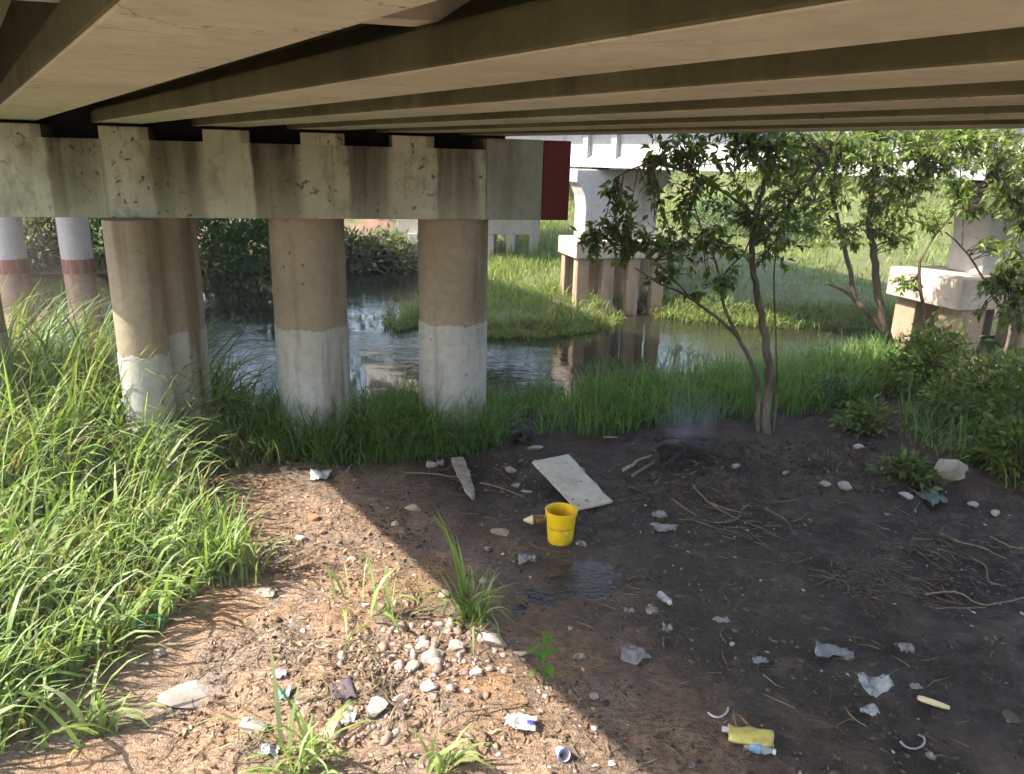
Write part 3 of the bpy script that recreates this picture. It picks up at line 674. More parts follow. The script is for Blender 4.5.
# grassy spit and far bank
sp_poly = [tuple(onz(u, v, 0)[:2]) for u, v in [(388, 326), (398, 330), (425, 323), (452, 328), (495, 336), (545, 335), (590, 329), (615, 323), (620, 315), (640, 309)]] + [(3.3, 19), (3.2, 30), (-1.5, 30), (-3, 24), (-1.3, 21), (-1.6, 18)]
q = scatter(sp_poly, 15000, 14, lambda x, y: 0.25 + 0.75 * sstep(-0.5, 0.1, fbm(x * 1.2, y * 1.2, 51))); P = with_z(q)
hh = 0.34 * np.random.default_rng(15).uniform(0.5, 1.4, len(q)) * (1 + 0.5 * fbm(q[:, 0] * .8, q[:, 1] * .8, 61))
pa = blades(P, hh, np.random.default_rng(16).uniform(0.012, 0.024, len(q)), 0.9, 17, seg=3, lean=0.25)
def rim(px, n, seed, h=0.3, w=0.02, up=7):
    poly = [tuple(onz(u, v + 0.5, 0)[:2]) for u, v in px] + [tuple(onz(u, v - up, 0)[:2]) for u, v in px[::-1]]
    q = scatter(poly, n, seed); P = with_z(q); P[:, 2] = np.maximum(P[:, 2], -0.02); r = np.random.default_rng(seed)
    return blades(P, h * r.uniform(0.5, 1.5, n), w * r.uniform(0.6, 1.3, n), 1.5, seed + 1, seg=4, lean=0.4, rnd_hi=0.75)
V, Q, R = join([pa, rim(far_px[10:20], 2600, 211, 0.24, 0.018)])
tag(link('spit_grass', mesh_np('spit_grass', V, Q, rnd=R), 'grass_far'), 'bright green grass covering the low spit in the river', 'grass', kind='stuff')
fr_poly = [tuple(onz(u, v, 0)[:2]) for u, v in [(645, 311), (655, 314), (700, 320), (760, 324), (830, 326), (890, 326), (960, 319), (1100, 311)]] + [(30, 22), (36, 46), (3, 46), (3.2, 24)]
q = scatter(fr_poly, 26000, 18, lambda x, y: (0.15 + 0.85 * sstep(-0.4, 0.2, fbm(x * .7, y * .7, 71))) * np.clip(18 / y, 0, 1)); P = with_z(q)
sc_ = np.clip(q[:, 1] / 16, 0.8, 2.5)
hh = 0.30 * sc_ * np.random.default_rng(19).uniform(0.5, 1.5, len(q)) * (1 + 0.6 * fbm(q[:, 0] * .6, q[:, 1] * .6, 81))
pa = blades(P, hh, np.random.default_rng(20).uniform(0.014, 0.028, len(q)) * sc_, 1.2, 21, seg=3, lean=0.35)
V, Q, R = join([pa, rim(far_px[20:27], 5200, 213, 0.34, 0.022, 9)])
tag(link('far_bank_grass', mesh_np('far_bank_grass', V, Q, rnd=R), 'grass_far'), 'sunlit yellow green grass on the far slope under the white bridge', 'grass', kind='stuff')

# ------------------------------------------------------------------ trees and shrubs
def leaf_mesh(C, D, size, asp, seed, droop=0.3, rl=0.0, rh=1.0):
    """C leaf base points (n,3), D outward directions (n,3)"""
    r = np.random.default_rng(seed); n = len(C)
    D = D + r.normal(0, 0.45, (n, 3)); D[:, 2] -= droop; D /= np.linalg.norm(D, axis=1, keepdims=True) + 1e-9
    up = r.normal(0, 0.6, (n, 3)) + np.array([0, 0, 1.0]); s = np.cross(D, up); s /= np.linalg.norm(s, axis=1, keepdims=True) + 1e-9
    nn = np.cross(s, D); L = size * r.uniform(0.6, 1.35, n)[:, None]; w = L * asp
    c1 = C + D * L * 0.42 - nn * L * 0.03; tip = C + D * L + nn * L * -0.13
    V = np.stack([C, c1 + s * w * 0.5 + nn * w * 0.18, tip, c1 - s * w * 0.5 + nn * w * 0.18, c1], 1).reshape(-1, 3)
    b = (np.arange(n) * 5)[:, None]
    T = np.concatenate([b + np.array(t) for t in ((0, 1, 4), (1, 2, 4), (2, 3, 4), (3, 0, 4))], 0)
    R = np.repeat(r.uniform(rl, rh, n), 5)
    return V, T, R
def crown_twigs(clusters, stems, seed, twigs, leaves, size, asp, droop, tw_r=0.006):
    """twigs from the nearest stem point into each cluster, leaves along each twig"""
    r = np.random.default_rng(seed); tw = MB(); Cs, Ds = [], []
    S_ = np.array([tuple(p) for st in stems for p in st])
    for c, rad, dens_ in clusters:
        c = np.array(tuple(c)); rad = np.array(rad)
        near = S_[np.argsort(((S_ - c) ** 2).sum(1))[:3]]
        for _ in range(max(2, int(twigs * dens_))):
            a = near[r.integers(0, 3)]
            d = r.normal(0, 1, 3); d /= np.linalg.norm(d); t = c + d * rad * r.random() ** 0.45
            mid = (a + t) / 2 + r.normal(0, 0.08, 3) * np.linalg.norm(t - a) + np.array([0, 0, 0.06])
            pts = [tuple(a * (1 - s) ** 2 + mid * 2 * s * (1 - s) + t * s * s) for s in (0, 0.25, 0.5, 0.75, 1.0)]
            L = np.linalg.norm(t - a)
            tw.tube(pts, [tw_r * 1.2, tw_r, tw_r * 0.8, tw_r * 0.6, tw_r * 0.35], 4)
            for _k in range(int(leaves * r.uniform(0.6, 1.4))):
                s = 1 - 0.62 * r.random() ** 1.4 * min(1, 0.7 / max(L, 0.3)); p = a * (1 - s) ** 2 + mid * 2 * s * (1 - s) + t * s * s
                tg = (t - mid); tg /= np.linalg.norm(tg) + 1e-9
                sd = r.normal(0, 1, 3); sd -= tg * sd.dot(tg); sd /= np.linalg.norm(sd) + 1e-9
                Cs.append(p + r.normal(0, 0.012, 3)); Ds.append(tg * 0.6 + sd * 0.9)
    return tw, np.array(Cs), np.array(Ds)
def smooth_line(pts, n=4):
    pts = [Vector(p) for p in pts]; out = []
    for i in range(len(pts) - 1):
        p0, p1, p2_, p3 = pts[max(i - 1, 0)], pts[i], pts[i + 1], pts[min(i + 2, len(pts) - 1)]
        for j in range(n):
            t = j / n; out.append(0.5 * ((2 * p1) + (p2_ - p0) * t + (2 * p0 - 5 * p1 + 4 * p2_ - p3) * t * t + (3 * p1 - p0 - 3 * p2_ + p3) * t ** 3))
    out.append(pts[-1]); return out
def tree(name, base, stems, clusters, label, cat, bark='bark', leaf='leaf_dark', seed=1, twigs=14, leaves=9, size=0.1, asp=0.42, droop=0.35, group=None, rl=0.0, rh=1.0, tw_r=0.006):
    e = empty(name, base); tag(e, label, cat, group); inv = Matrix.Translation(-Vector(base))
    tr = MB(); allp = []
    for k, (pts, r0, r1) in enumerate(stems):
        ln = smooth_line(pts, 5); n = len(ln); jr = random.Random(seed * 31 + k)
        ln = [p + Vector((jr.uniform(-1, 1), jr.uniform(-1, 1), 0)) * r0 * 0.22 if 0 < i < n - 1 else p for i, p in enumerate(ln)]
        tr.tube(ln, [(r0 + (r1 - r0) * (i / (n - 1)) ** 0.8) * (1 + (0.35 if i == 0 and k == 0 else 0)) for i in range(n)], 9)
        allp.append(ln[len(ln) // 3:])
    o = tr.build('trunk', bark, e, True); o.matrix_parent_inverse = inv
    tw, C, D = crown_twigs(clusters, allp, seed, twigs, leaves, size, asp, droop, tw_r)
    o = tw.build('twigs', bark, e); o.matrix_parent_inverse = inv; o['kind'] = 'stuff'
    V, T, R = leaf_mesh(C, D, size, asp, seed + 5, droop, rl, rh)
    o = link('crown', mesh_np('crown', V, np.zeros((0, 4)), T, R), leaf, e); o.matrix_parent_inverse = inv
    return e
def cl_px(rows):   # (u, v, Y, radius across, radius up, density)
    return [(aty(u, v, Y), (a * 1.3, a * 1.1, b * 1.3), d) for u, v, Y, a, b, d in rows]

# tree in the middle: several thin stems from one foot
bA = G(766, 434)
A = lambda u, v, Y=7.3: aty(u, v, Y)
stA = [([bA + Vector((0, 0, -0.1)), A(767, 400), A(769, 372), A(764, 330), A(757, 290), A(751, 255), A(756, 215), A(766, 175), A(772, 130), A(778, 80, 7.4)], 0.050, 0.014),
       ([bA + Vector((-0.06, 0.03, -0.1)), A(758, 400), A(756, 374), A(738, 338), A(722, 322), A(700, 305, 7.2), A(680, 292, 7.15), A(658, 283, 7.05), A(635, 268, 7.0)], 0.028, 0.007),
       ([A(690, 298, 7.15), A(665, 270, 6.95), A(640, 250, 6.8), A(612, 240, 6.7), A(588, 240, 6.65)], 0.010, 0.004),
       ([A(740, 340), A(726, 312), A(721, 285), A(729, 268, 7.25), A(746, 250, 7.2), A(752, 225, 7.1)], 0.018, 0.006),
       ([A(722, 285), A(713, 255, 7.2), A(700, 225, 7.1), A(690, 190, 7.0)], 0.012, 0.005),
       ([bA + Vector((0.08, 0.05, -0.1)), A(777, 395), A(776, 340), A(774, 280), A(778, 230)], 0.014, 0.006),
       ([A(754, 245), A(775, 220), A(802, 190), A(822, 162), A(838, 135), A(850, 100)], 0.026, 0.010),
       ([A(770, 180), A(752, 150, 7.1), A(735, 120, 7.0), A(715, 80, 6.9)], 0.016, 0.007),
       ([A(756, 215), A(720, 190, 7.0), A(680, 170, 6.8), A(645, 165, 6.7), A(615, 178, 6.65)], 0.014, 0.005)]
clA = cl_px([(628, 225, 6.7, .20, .16, 1.0), (600, 235, 6.65, .14, .12, 0.7), (655, 245, 6.8, .24, .14, 1.1), (690, 255, 6.9, .24, .16, 1.0), (612, 205, 6.6, .14, .14, 0.6), (648, 205, 6.7, .2, .16, .6),
             (680, 225, 6.8, .2, .15, .6), (720, 240, 7.0, .25, .2, 1.0), (705, 190, 6.9, .28, .18, 1.1), (740, 165, 7.0, .3, .2, 1.3), (775, 160, 7.2, .3, .2, 1.3), (745, 205, 7.1, .25, .2, 1.1),
             (785, 195, 7.3, .25, .2, 1.0), (800, 225, 7.4, .2, .16, .8), (700, 150, 6.8, .25, .14, .7), (655, 150, 6.8, .14, .1, .35), (770, 250, 7.3, .22, .2, .8), (730, 280, 7.2, .18, .12, .6), (665, 275, 7.0, .16, .1, .6), (812, 150, 7.4, .25, .15, .8),
             (745, 110, 7.1, .4, .15, 1.0), (620, 255, 6.8, .12, .1, .5), (700, 292, 7.1, .12, .07, .35), (690, 142, 6.9, .3, .1, .8), (655, 158, 6.8, .2, .1, .5), (730, 135, 7.0, .3, .1, .9), (800, 140, 7.4, .3, .12, .9), (760, 140, 7.2, .3, .12, .9), (590, 250, 6.6, .12, .08, .4), (760, 225, 7.2, .25, .15, .7)])
tree('riverside_tree', bA, stA, clA, 'thin multi-stemmed young tree growing beside the smoking fire heap', 'tree', seed=3, twigs=18, leaves=9, size=0.088, asp=0.42, droop=0.25)

# two-stemmed tree to its right, lit from behind
bB = G(897, 388)
Bp = lambda u, v, Y=9.7: aty(u, v, Y)
stB = [([bB + Vector((0, 0, -0.15)), Bp(893, 360), Bp(884, 328), Bp(880, 300), Bp(874, 255), Bp(870, 215), Bp(874, 170), Bp(872, 130), Bp(866, 80)], 0.075, 0.02),
       ([Bp(886, 335), Bp(868, 312), Bp(856, 300), Bp(850, 270), Bp(842, 235), Bp(832, 190), Bp(838, 140), Bp(835, 90)], 0.045, 0.014),
       ([Bp(858, 302), Bp(845, 291), Bp(826, 283)], 0.030, 0.012),
       ([Bp(873, 218), Bp(892, 200), Bp(915, 175), Bp(930, 140)], 0.022, 0.008),
       ([Bp(842, 235), Bp(835, 222), Bp(815, 200), Bp(800, 160)], 0.018, 0.007)]
clB = cl_px([(845, 175, 9.6, .4, .3, 1.2), (880, 160, 9.7, .4, .3, 1.3), (915, 150, 9.6, .4, .25, 1.3), (820, 205, 9.6, .3, .22, .9), (875, 205, 9.6, .3, .2, .9), (915, 190, 9.6, .3, .2, .9), (855, 235, 9.6, .28, .2, .8), (895, 225, 9.6, .22, .2, .6),
             (950, 160, 9.4, .35, .25, 1.1), (940, 130, 9.4, .4, .2, 1.0), (860, 120, 9.6, .5, .25, 1.2), (815, 235, 9.5, .22, .12, .6), (905, 240, 9.5, .15, .1, .4), (800, 170, 9.6, .35, .25, 1.0), (790, 145, 9.6, .4, .2, 1.0), (900, 135, 9.7, .5, .25, 1.4), (840, 145, 9.8, .5, .25, 1.3), (935, 175, 9.5, .3, .2, 1.0), (885, 180, 9.8, .35, .2, 1.0), (780, 150, 9.9, .5, .25, 1.1), (760, 180, 9.9, .4, .2, .8), (825, 160, 9.9, .5, .25, 1.1), (930, 150, 9.9, .5, .25, 1.1), (865, 150, 9.3, .4, .2, 1.0)])
tree('riverside_tree', bB, stB, clB, 'two-stemmed backlit tree with a pale snapped limb, right of the multi-stemmed one', 'tree', seed=8, twigs=20, leaves=15, size=0.092, asp=0.42, droop=0.3, leaf='leaf_bright')

# slender crooked tree before the nearer white pier
bC = G(952, 412)
Cp = lambda u, v, Y=8.6: aty(u, v, Y)
stC = [([bC + Vector((0, 0, -0.1)), Cp(935, 360), Cp(924, 310), Cp(919, 268), Cp(932, 240), Cp(952, 215), Cp(975, 190), Cp(1000, 165)], 0.026, 0.008),
       ([bC + Vector((0.3, 0, -0.1)), Cp(1010, 330), Cp(994, 298), Cp(975, 265), Cp(960, 245), Cp(945, 232)], 0.020, 0.008),
       ([Cp(962, 246), Cp(963, 215), Cp(960, 180), Cp(965, 140)], 0.010, 0.005)]
clC = cl_px([(965, 185, 8.5, .3, .2, .9), (995, 165, 8.4, .35, .25, 1.1), (1010, 210, 8.3, .3, .25, 1.0), (985, 145, 8.4, .35, .2, 1.1), (1020, 140, 8.3, .35, .25, 1.1), (985, 215, 8.4, .25, .12, .6), (905, 285, 8.6, .16, .1, .5), (925, 222, 8.6, .16, .1, .5), (1000, 245, 8.3, .2, .1, .6), (1010, 130, 8.4, .5, .25, 1.5), (950, 140, 8.5, .4, .2, 1.3), (1020, 185, 8.2, .35, .25, 1.3), (960, 205, 8.4, .2, .12, .7)])
tree('riverside_tree', bC, stC, clC, 'slender crooked sapling in front of the nearer white pier', 'tree', seed=13, twigs=18, leaves=14, size=0.08, asp=0.42, droop=0.3, leaf='leaf_bright')
# tree whose foliage comes in from the right edge
bD = G(1075, 455)
Dp = lambda u, v, Y=6.9: aty(u, v, Y)
stD = [([bD + Vector((0, 0, -0.1)), Dp(1070, 380), Dp(1062, 300), Dp(1055, 220), Dp(1060, 140), Dp(1068, 60)], 0.045, 0.015),
       ([Dp(1060, 270), Dp(1035, 225), Dp(1010, 195), Dp(985, 165)], 0.018, 0.006), ([Dp(1063, 320), Dp(1035, 300), Dp(1005, 285), Dp(985, 280)], 0.014, 0.005)]
clD = cl_px([(1020, 180, 6.8, .25, .2, 1.0), (1005, 275, 6.8, .18, .12, .9), (1025, 290, 6.8, .2, .15, 1.0), (1020, 240, 6.8, .18, .15, .7), (990, 290, 6.8, .12, .08, .6), (1040, 150, 6.9, .3, .2, 1.0), (1000, 150, 6.8, .22, .12, .7), (1030, 210, 6.8, .25, .2, 1.2), (1015, 260, 6.8, .15, .12, .8), (1010, 315, 6.7, .2, .12, .8)])
tree('riverside_tree', bD, stD, clD, 'leafy tree reaching in from the right edge of the picture', 'tree', seed=17, twigs=18, leaves=14, size=0.072, asp=0.42, droop=0.3)

def shrub(label, base, rx, ry, rz, n, size, seed, leaf='leaf_bank', clumps=22, stems=7, bark='bark', asp=0.45, droop=0.15, name='shrub', group=None):
    r = np.random.default_rng(seed); base = Vector(base); e = empty(name, base); tag(e, label, 'shrub', group)
    st = MB(); cs = []
    for k in range(clumps):
        t = r.uniform(0, 2 * np.pi); u = r.random() ** 0.6; h = r.uniform(0.15, 1.0)
        rr_ = u * math.sqrt(max(0.05, 1 - (h * 0.92) ** 2)) 
        cs.append((rx * rr_ * math.cos(t), ry * rr_ * math.sin(t), rz * h))
    for k in range(stems):
        c = cs[int(r.integers(0, clumps))]
        st.tube([(c[0] * 0.15, c[1] * 0.15, -0.08), (c[0] * 0.45 + r.normal(0, .03), c[1] * 0.45, c[2] * 0.5), c], [0.016 * size / 0.08, 0.011 * size / 0.08, 0.004], 5)
    st.build('stems', bark, e)
    cs = np.array(cs); pick = r.integers(0, clumps, n); sig = 0.17 * np.array([rx, ry, rz * 0.85])
    C = cs[pick] + r.normal(0, 1, (n, 3)) * sig; C[:, 2] = np.maximum(C[:, 2], 0.01); D = C - cs[pick] * np.array([0.6, 0.6, 0.7]); D /= np.linalg.norm(D, axis=1, keepdims=True) + 1e-9
    V, T, R = leaf_mesh(C, D, size, asp, seed + 1, droop)
    link('foliage', mesh_np('foliage', V, np.zeros((0, 4)), T, R), leaf, e); return e
def far_at(u, v, dy=0.0):
    p = onz(u, v, 0.1); p = p + Vector((p.x, p.y, 0)).normalized() * dy; return Vector((p.x, p.y, tz(p.x, p.y)))
# thicket on the right, in the shade
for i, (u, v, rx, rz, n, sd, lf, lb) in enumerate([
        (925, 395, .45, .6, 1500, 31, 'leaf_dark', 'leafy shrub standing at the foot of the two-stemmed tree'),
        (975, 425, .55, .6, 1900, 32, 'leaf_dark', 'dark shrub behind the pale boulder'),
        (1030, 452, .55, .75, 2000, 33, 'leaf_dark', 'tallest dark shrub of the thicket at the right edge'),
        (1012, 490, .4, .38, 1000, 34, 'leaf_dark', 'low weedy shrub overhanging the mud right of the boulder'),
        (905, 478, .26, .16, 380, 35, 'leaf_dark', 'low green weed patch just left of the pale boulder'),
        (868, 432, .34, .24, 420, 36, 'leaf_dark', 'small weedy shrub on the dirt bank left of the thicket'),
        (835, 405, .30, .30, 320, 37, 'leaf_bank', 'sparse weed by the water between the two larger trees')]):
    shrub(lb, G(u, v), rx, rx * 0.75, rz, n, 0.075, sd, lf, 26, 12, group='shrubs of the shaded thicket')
# weed stems in the thicket
q = scatter(gpoly([(900, 440), (940, 465), (1060, 515), (1060, 430), (960, 405), (900, 410)]), 900, 44); P = with_z(q)
V, Q, R = blades(P, np.random.default_rng(1).uniform(0.12, 0.5, len(q)), np.random.default_rng(2).uniform(0.005, 0.013, len(q)), 0.9, 45, lean=0.35)
tag(link('thicket_grass', mesh_np('thicket_grass', V, Q, rnd=R), 'grass_bank'), 'dark weedy grass under the thicket on the right', 'grass', kind='stuff')
# far left bank
for i, (u, dy, rx, rz, sd, lf, lb) in enumerate([
        (-40, .6, 1.6, 1.5, 51, 'leaf_bank', 'far bank bush showing beyond the leftmost brown column'),
        (45, .5, 1.2, 1.1, 52, 'leaf_grey', 'olive bush seen between the two white and red columns'),
        (105, .7, 1.2, 1.4, 53, 'leaf_bank', 'dark bush seen just left of the slim tan column'),
        (205, .7, 1.4, 1.6, 54, 'leaf_bank', 'dense green bush on the far bank right of the slim tan column'),
        (250, .6, 1.3, 1.7, 55, 'leaf_bank', 'tall dense green bush on the far bank next to the middle column'),
        (300, .9, 1.4, 1.5, 56, 'leaf_bank', 'green bush on the far bank behind the middle column'),
        (360, .5, 1.0, 1.0, 57, 'leaf_grey', 'greyish dry bush on the far bank right of the middle column'),
        (395, .6, 1.0, 0.95, 58, 'leaf_grey', 'greyish bush on the far bank left of the pale pile bent')]):
    shrub(lb, far_at(u, 272 if u < 300 else 268, dy), rx, rx * 0.7, rz, 1700, 0.17, sd, lf, 30, 6, group='bushes on the far left bank')
for i, (u, Y, rx, rz, sd, lb) in enumerate([(-250, 21, 2.6, 4.6, 151, 'tall dark bush added beyond the picture left edge to darken the river reflection'), (-20, 23, 2.6, 4.8, 152, 'tall dark bush added behind the leftmost columns to darken the river reflection'), (150, 24, 2.6, 4.6, 153, 'tall dark bush added behind the slim column to darken the river reflection'), (300, 25, 2.6, 4.6, 154, 'tall dark bush added behind the middle column to darken the river reflection'), (400, 29, 3.4, 7.0, 155, 'tall dark tree-like bush added behind the pale pile bent to darken the river reflection'), (500, 31, 3.0, 6.5, 156, 'tall dark bush added out of sight behind the cap beam to darken the river reflection')]):
    p = aty(u, 250, Y); shrub(lb, (p.x, p.y, tz(p.x, p.y) - 0.1), rx, rx * 0.7, rz, 2600, 0.26, sd, 'leaf_bank', 40, 8, group='bushes on the far left bank')  # mostly hidden bushes, added so the river reflects something dark
# background trees and bushes on the slope behind the white bridge
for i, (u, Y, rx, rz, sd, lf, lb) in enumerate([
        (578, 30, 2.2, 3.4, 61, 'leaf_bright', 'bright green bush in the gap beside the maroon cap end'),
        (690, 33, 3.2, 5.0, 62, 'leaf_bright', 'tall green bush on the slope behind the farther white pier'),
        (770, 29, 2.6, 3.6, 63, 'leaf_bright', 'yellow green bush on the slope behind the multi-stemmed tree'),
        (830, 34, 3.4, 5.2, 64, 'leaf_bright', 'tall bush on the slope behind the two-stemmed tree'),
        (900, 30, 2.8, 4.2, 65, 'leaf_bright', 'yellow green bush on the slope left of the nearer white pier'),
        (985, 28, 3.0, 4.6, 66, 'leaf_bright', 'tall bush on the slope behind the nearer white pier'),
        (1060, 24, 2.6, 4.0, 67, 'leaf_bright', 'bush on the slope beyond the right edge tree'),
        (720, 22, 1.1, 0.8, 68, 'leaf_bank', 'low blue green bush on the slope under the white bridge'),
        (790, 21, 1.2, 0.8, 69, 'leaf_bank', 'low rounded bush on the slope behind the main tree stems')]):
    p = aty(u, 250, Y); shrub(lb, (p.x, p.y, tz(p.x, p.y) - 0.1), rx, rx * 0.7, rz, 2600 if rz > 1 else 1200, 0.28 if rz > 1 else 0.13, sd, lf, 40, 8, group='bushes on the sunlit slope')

# ------------------------------------------------------------------ single plants in the foreground
def tuft(u, v, n, h, w, seed, label, bend=1.1, lean=0.35, spread=0.05, mat='grass_tall', lo=0.15, hi=1.0):
    p = G(u, v); r = np.random.default_rng(seed)
    P = np.stack([r.normal(0, spread, n), r.normal(0, spread * 0.8, n), np.zeros(n)], -1)
    V, Q, R = blades(P, h * r.uniform(0.45, 1.25, n), w * r.uniform(0.6, 1.2, n), bend, seed, lean=lean, rnd_lo=lo, rnd_hi=hi)
    e = empty('grass_tuft', p); tag(e, label, 'grass tuft', 'grass tufts on the bare soil')
    link('blades', mesh_np('blades', V, Q, rnd=R), mat, e); return e
tuft(474, 622, 60, 0.46, 0.014, 71, 'grass tuft with long blades on the shadow edge left of the bucket', 1.1, 0.3, 0.05)
tuft(466, 618, 7, 0.66, 0.026, 78, 'tall upright grass blades rising behind the long tuft', 0.25, 0.1, 0.02)
tuft(385, 618, 11, 0.55, 0.022, 72, 'sparse tuft of broad arching blades on the orange soil', 1.25, 0.35, 0.05)
tuft(228, 575, 110, 0.55, 0.020, 73, 'dense upright grass clump at the edge of the tall grass', 0.8, 0.25, 0.09)
tuft(300, 764, 38, 0.46, 0.022, 74, 'bright broad-bladed grass tuft among the rubbish at the bottom', 1.1, 0.4, 0.07, lo=0.45)
tuft(440, 768, 16, 0.32, 0.018, 75, 'thin grass tuft at the bottom, below the pale rubble', 1.0, 0.35, 0.04)
tuft(232, 452, 70, 0.30, 0.012, 76, 'pale grass clump at the foot of the bank grass', 0.9, 0.35, 0.1, lo=0.4)
tuft(345, 600, 8, 0.45, 0.018, 77, 'few curved blades left of the sparse broad tuft', 1.3, 0.4, 0.04)
tuft(90, 735, 30, 0.42, 0.026, 79, 'broad-leaved grass tuft in the lower left corner', 1.0, 0.35, 0.08, lo=0.4)
def herb(u, v, label):
    p = G(u, v); e = empty('leafy_herb', p); tag(e, label, 'plant')
    MB().tube([(0, 0, -0.03), (0.008, 0, 0.08), (-0.004, 0.01, 0.17), (0.0, 0.0, 0.235)], [0.006, 0.005, 0.004, 0.002], 6).build('stem', 'leaf_herb', e, True)
    for z, az, L in ((0.05, 0.4, .09), (0.06, 3.4, .085), (0.10, 5.2, .11), (0.11, 2.0, .10), (0.155, 0.2, .12), (0.16, 3.0, .11), (0.20, 4.6, .09), (0.215, 1.2, .12), (0.232, 0.6, .06), (0.232, 3.6, .05)):
        n = 7; vs = []; w = L * 0.42
        for i in range(n):
            t = i / (n - 1); ww = w * math.sin(math.pi * min(1, t ** 0.8)) * 0.5 + 0.0015; x = L * t * 0.9; zz = 0.35 * L * math.sin(t * 2.3) - 0.30 * L * t * t
            vs += [(x, -ww, zz + ww * 0.35), (x, 0, zz), (x, ww, zz + ww * 0.35)]
        fs = [(3 * i + j, 3 * i + j + 1, 3 * i + j + 4, 3 * i + j + 3) for i in range(n - 1) for j in range(2)]
        me = MB().add(vs, fs).mesh('leaf', True); a = me.attributes.new('rnd', 'FLOAT', 'POINT'); a.data.foreach_set('value', [random.random()] * len(vs))
        o = link('leaf', me, 'leaf_herb', e, (0, 0, z), (0, 0, az))
herb(543, 684, 'small broad-leaved green herb on the edge of the shadow')

# ------------------------------------------------------------------ the things lying about
def rock_mesh(name, sx, sy, sz, seed, cuts=9, sub=2, rough=0.06):
    r = random.Random(seed); bm = bmesh.new(); bmesh.ops.create_icosphere(bm, subdivisions=sub, radius=1.0)
    pl = [(Vector((r.gauss(0, 1), r.gauss(0, 1), r.gauss(0, 1))).normalized(), r.uniform(0.38, 0.78)) for _ in range(cuts)]
    for v in bm.verts:
        for n, d in pl:
            k = v.co.dot(n)
            if k > d: v.co -= n * (k - d)
        v.co *= 1 + r.uniform(-rough, rough)
        v.co = Vector((v.co.x * sx, v.co.y * sy, v.co.z * sz))
    me = bpy.data.meshes.new(name); bm.to_mesh(me); bm.free(); return me
def rock(u, v, w, mat, label, seed, h=0.45, name='stone', cat='stone', d=0.8, group='stones lying about', sink=0.3):
    p = G(u, v); dep = (p - CAM).dot(Fv); s = w * dep / FPX / 2 * 0.98
    me = rock_mesh(name, s, s * d, s * h, seed); o = link(name, me, mat)
    o.location = p + Vector((0, 0, s * h * (1 - 2 * sink) * 0.8)); o.rotation_euler = (random.uniform(-.15, .15), random.uniform(-.15, .15), random.uniform(-0.5, 0.5))
    return tag(o, label, cat, group)
def sheet_mesh(name, lx, ly, amp, seed, nx=11, ny=9, th=0.003, curl=0.0, jag=0.4):
    r = np.random.default_rng(seed); u, v = np.meshgrid(np.linspace(-.5, .5, nx), np.linspace(-.5, .5, ny))
    z = amp * (fbm(u * 3 + seed, v * 3, seed, 3) + 0.5) + amp * 0.35 * r.random(u.shape) + curl * (u ** 2) * lx
    x = u * lx * (1 + jag * fbm(v * 2 + 3.1, u * 0 + seed, seed)) + r.normal(0, lx * 0.012, u.shape); y = v * ly * (1 + jag * 2 * fbm(u * 2.3 + seed, v * 0 + 1.7, seed + 2)) + r.normal(0, ly * 0.015, u.shape)
    z = z - z.min() + th
    top = np.stack([x, y, z], -1).reshape(-1, 3); V = np.concatenate([top, top - np.array([0, 0, th])]); n = nx * ny
    I = np.arange(n).reshape(ny, nx); q = np.stack([I[:-1, :-1], I[:-1, 1:], I[1:, 1:], I[1:, :-1]], -1).reshape(-1, 4)
    ed = np.concatenate([I[0, :], I[1:, -1], I[-1, -2::-1], I[-2:0:-1, 0]]); e2 = np.roll(ed, -1)
    side = np.stack([ed + n, e2 + n, e2, ed], -1)
    return mesh_np(name, V, np.concatenate([q, q[:, ::-1] + n, side]))
def wrapper(u, v, wpx, hpx, mat, label, seed, amp=0.25, rz=0.0, name='plastic_scrap', cat='litter', curl=0.0):
    jg = 0.15 if name == 'rag' else 0.4
    p = G(u, v); dep = (p - CAM).dot(Fv); lx = wpx * 0.85 * dep / FPX; el = -ray(u, v).normalized().z; ly = hpx * 0.85 * dep / FPX / max(el, .3)
    o = link(name, sheet_mesh(name, lx, ly, amp * min(lx, ly), seed, curl=curl, jag=jg), mat); o.location = p + Vector((0, 0, 0.004)); o.rotation_euler = (0, 0, rz)
    return tag(o, label, cat, 'scraps of litter')

# yellow bucket
pB = G(560, 541); bk = empty('bucket', pB + Vector((0, 0, 0.002)), (0, 0, 0.3)); tag(bk, 'open yellow plastic bucket standing on the wet mud', 'bucket')
r0, r1, hb = 0.088, 0.108, 0.245
prof = [(0.001, 0.0), (r0 - 0.004, 0.0), (r0, 0.004)] + [(r0 + (r1 - r0) * t, hb * t) for t in (0.2, 0.4, 0.6, 0.8, 0.86)] + [(r1 + 0.001, hb * .862), (r1 + 0.0035, hb * .868), (r1 + 0.0035, hb * .9), (r1 + 0.001, hb * .905), (r1 + 0.001, hb - 0.008), (r1 + 0.007, hb - 0.007), (r1 + 0.008, hb - 0.002), (r1 + 0.004, hb), (r1 - 0.003, hb - 0.001), (r1 - 0.004, hb - 0.01), (r0 - 0.003, 0.012), (0.001, 0.010)]
MB().lathe(prof, n=48).build('body', 'plastic_yellow', bk, True)
hp = [(math.cos(t) * (r1 + 0.012), -0.035 - math.sin(t) * 0.055 - (0.0), hb * 0.88 - math.sin(t) * 0.085) for t in np.linspace(0, math.pi, 20)]
hp = [((r1 + 0.0105) * math.cos(t), (r1 + 0.0105) * math.sin(t) * 1.0, hb * 0.875 - 0.10 * math.sin(t) ** 1.0) for t in np.linspace(0.02, math.pi - 0.02, 24)]
MB().tube(hp, 0.0022, 6).build('handle', 'wire_grey', bk, True)
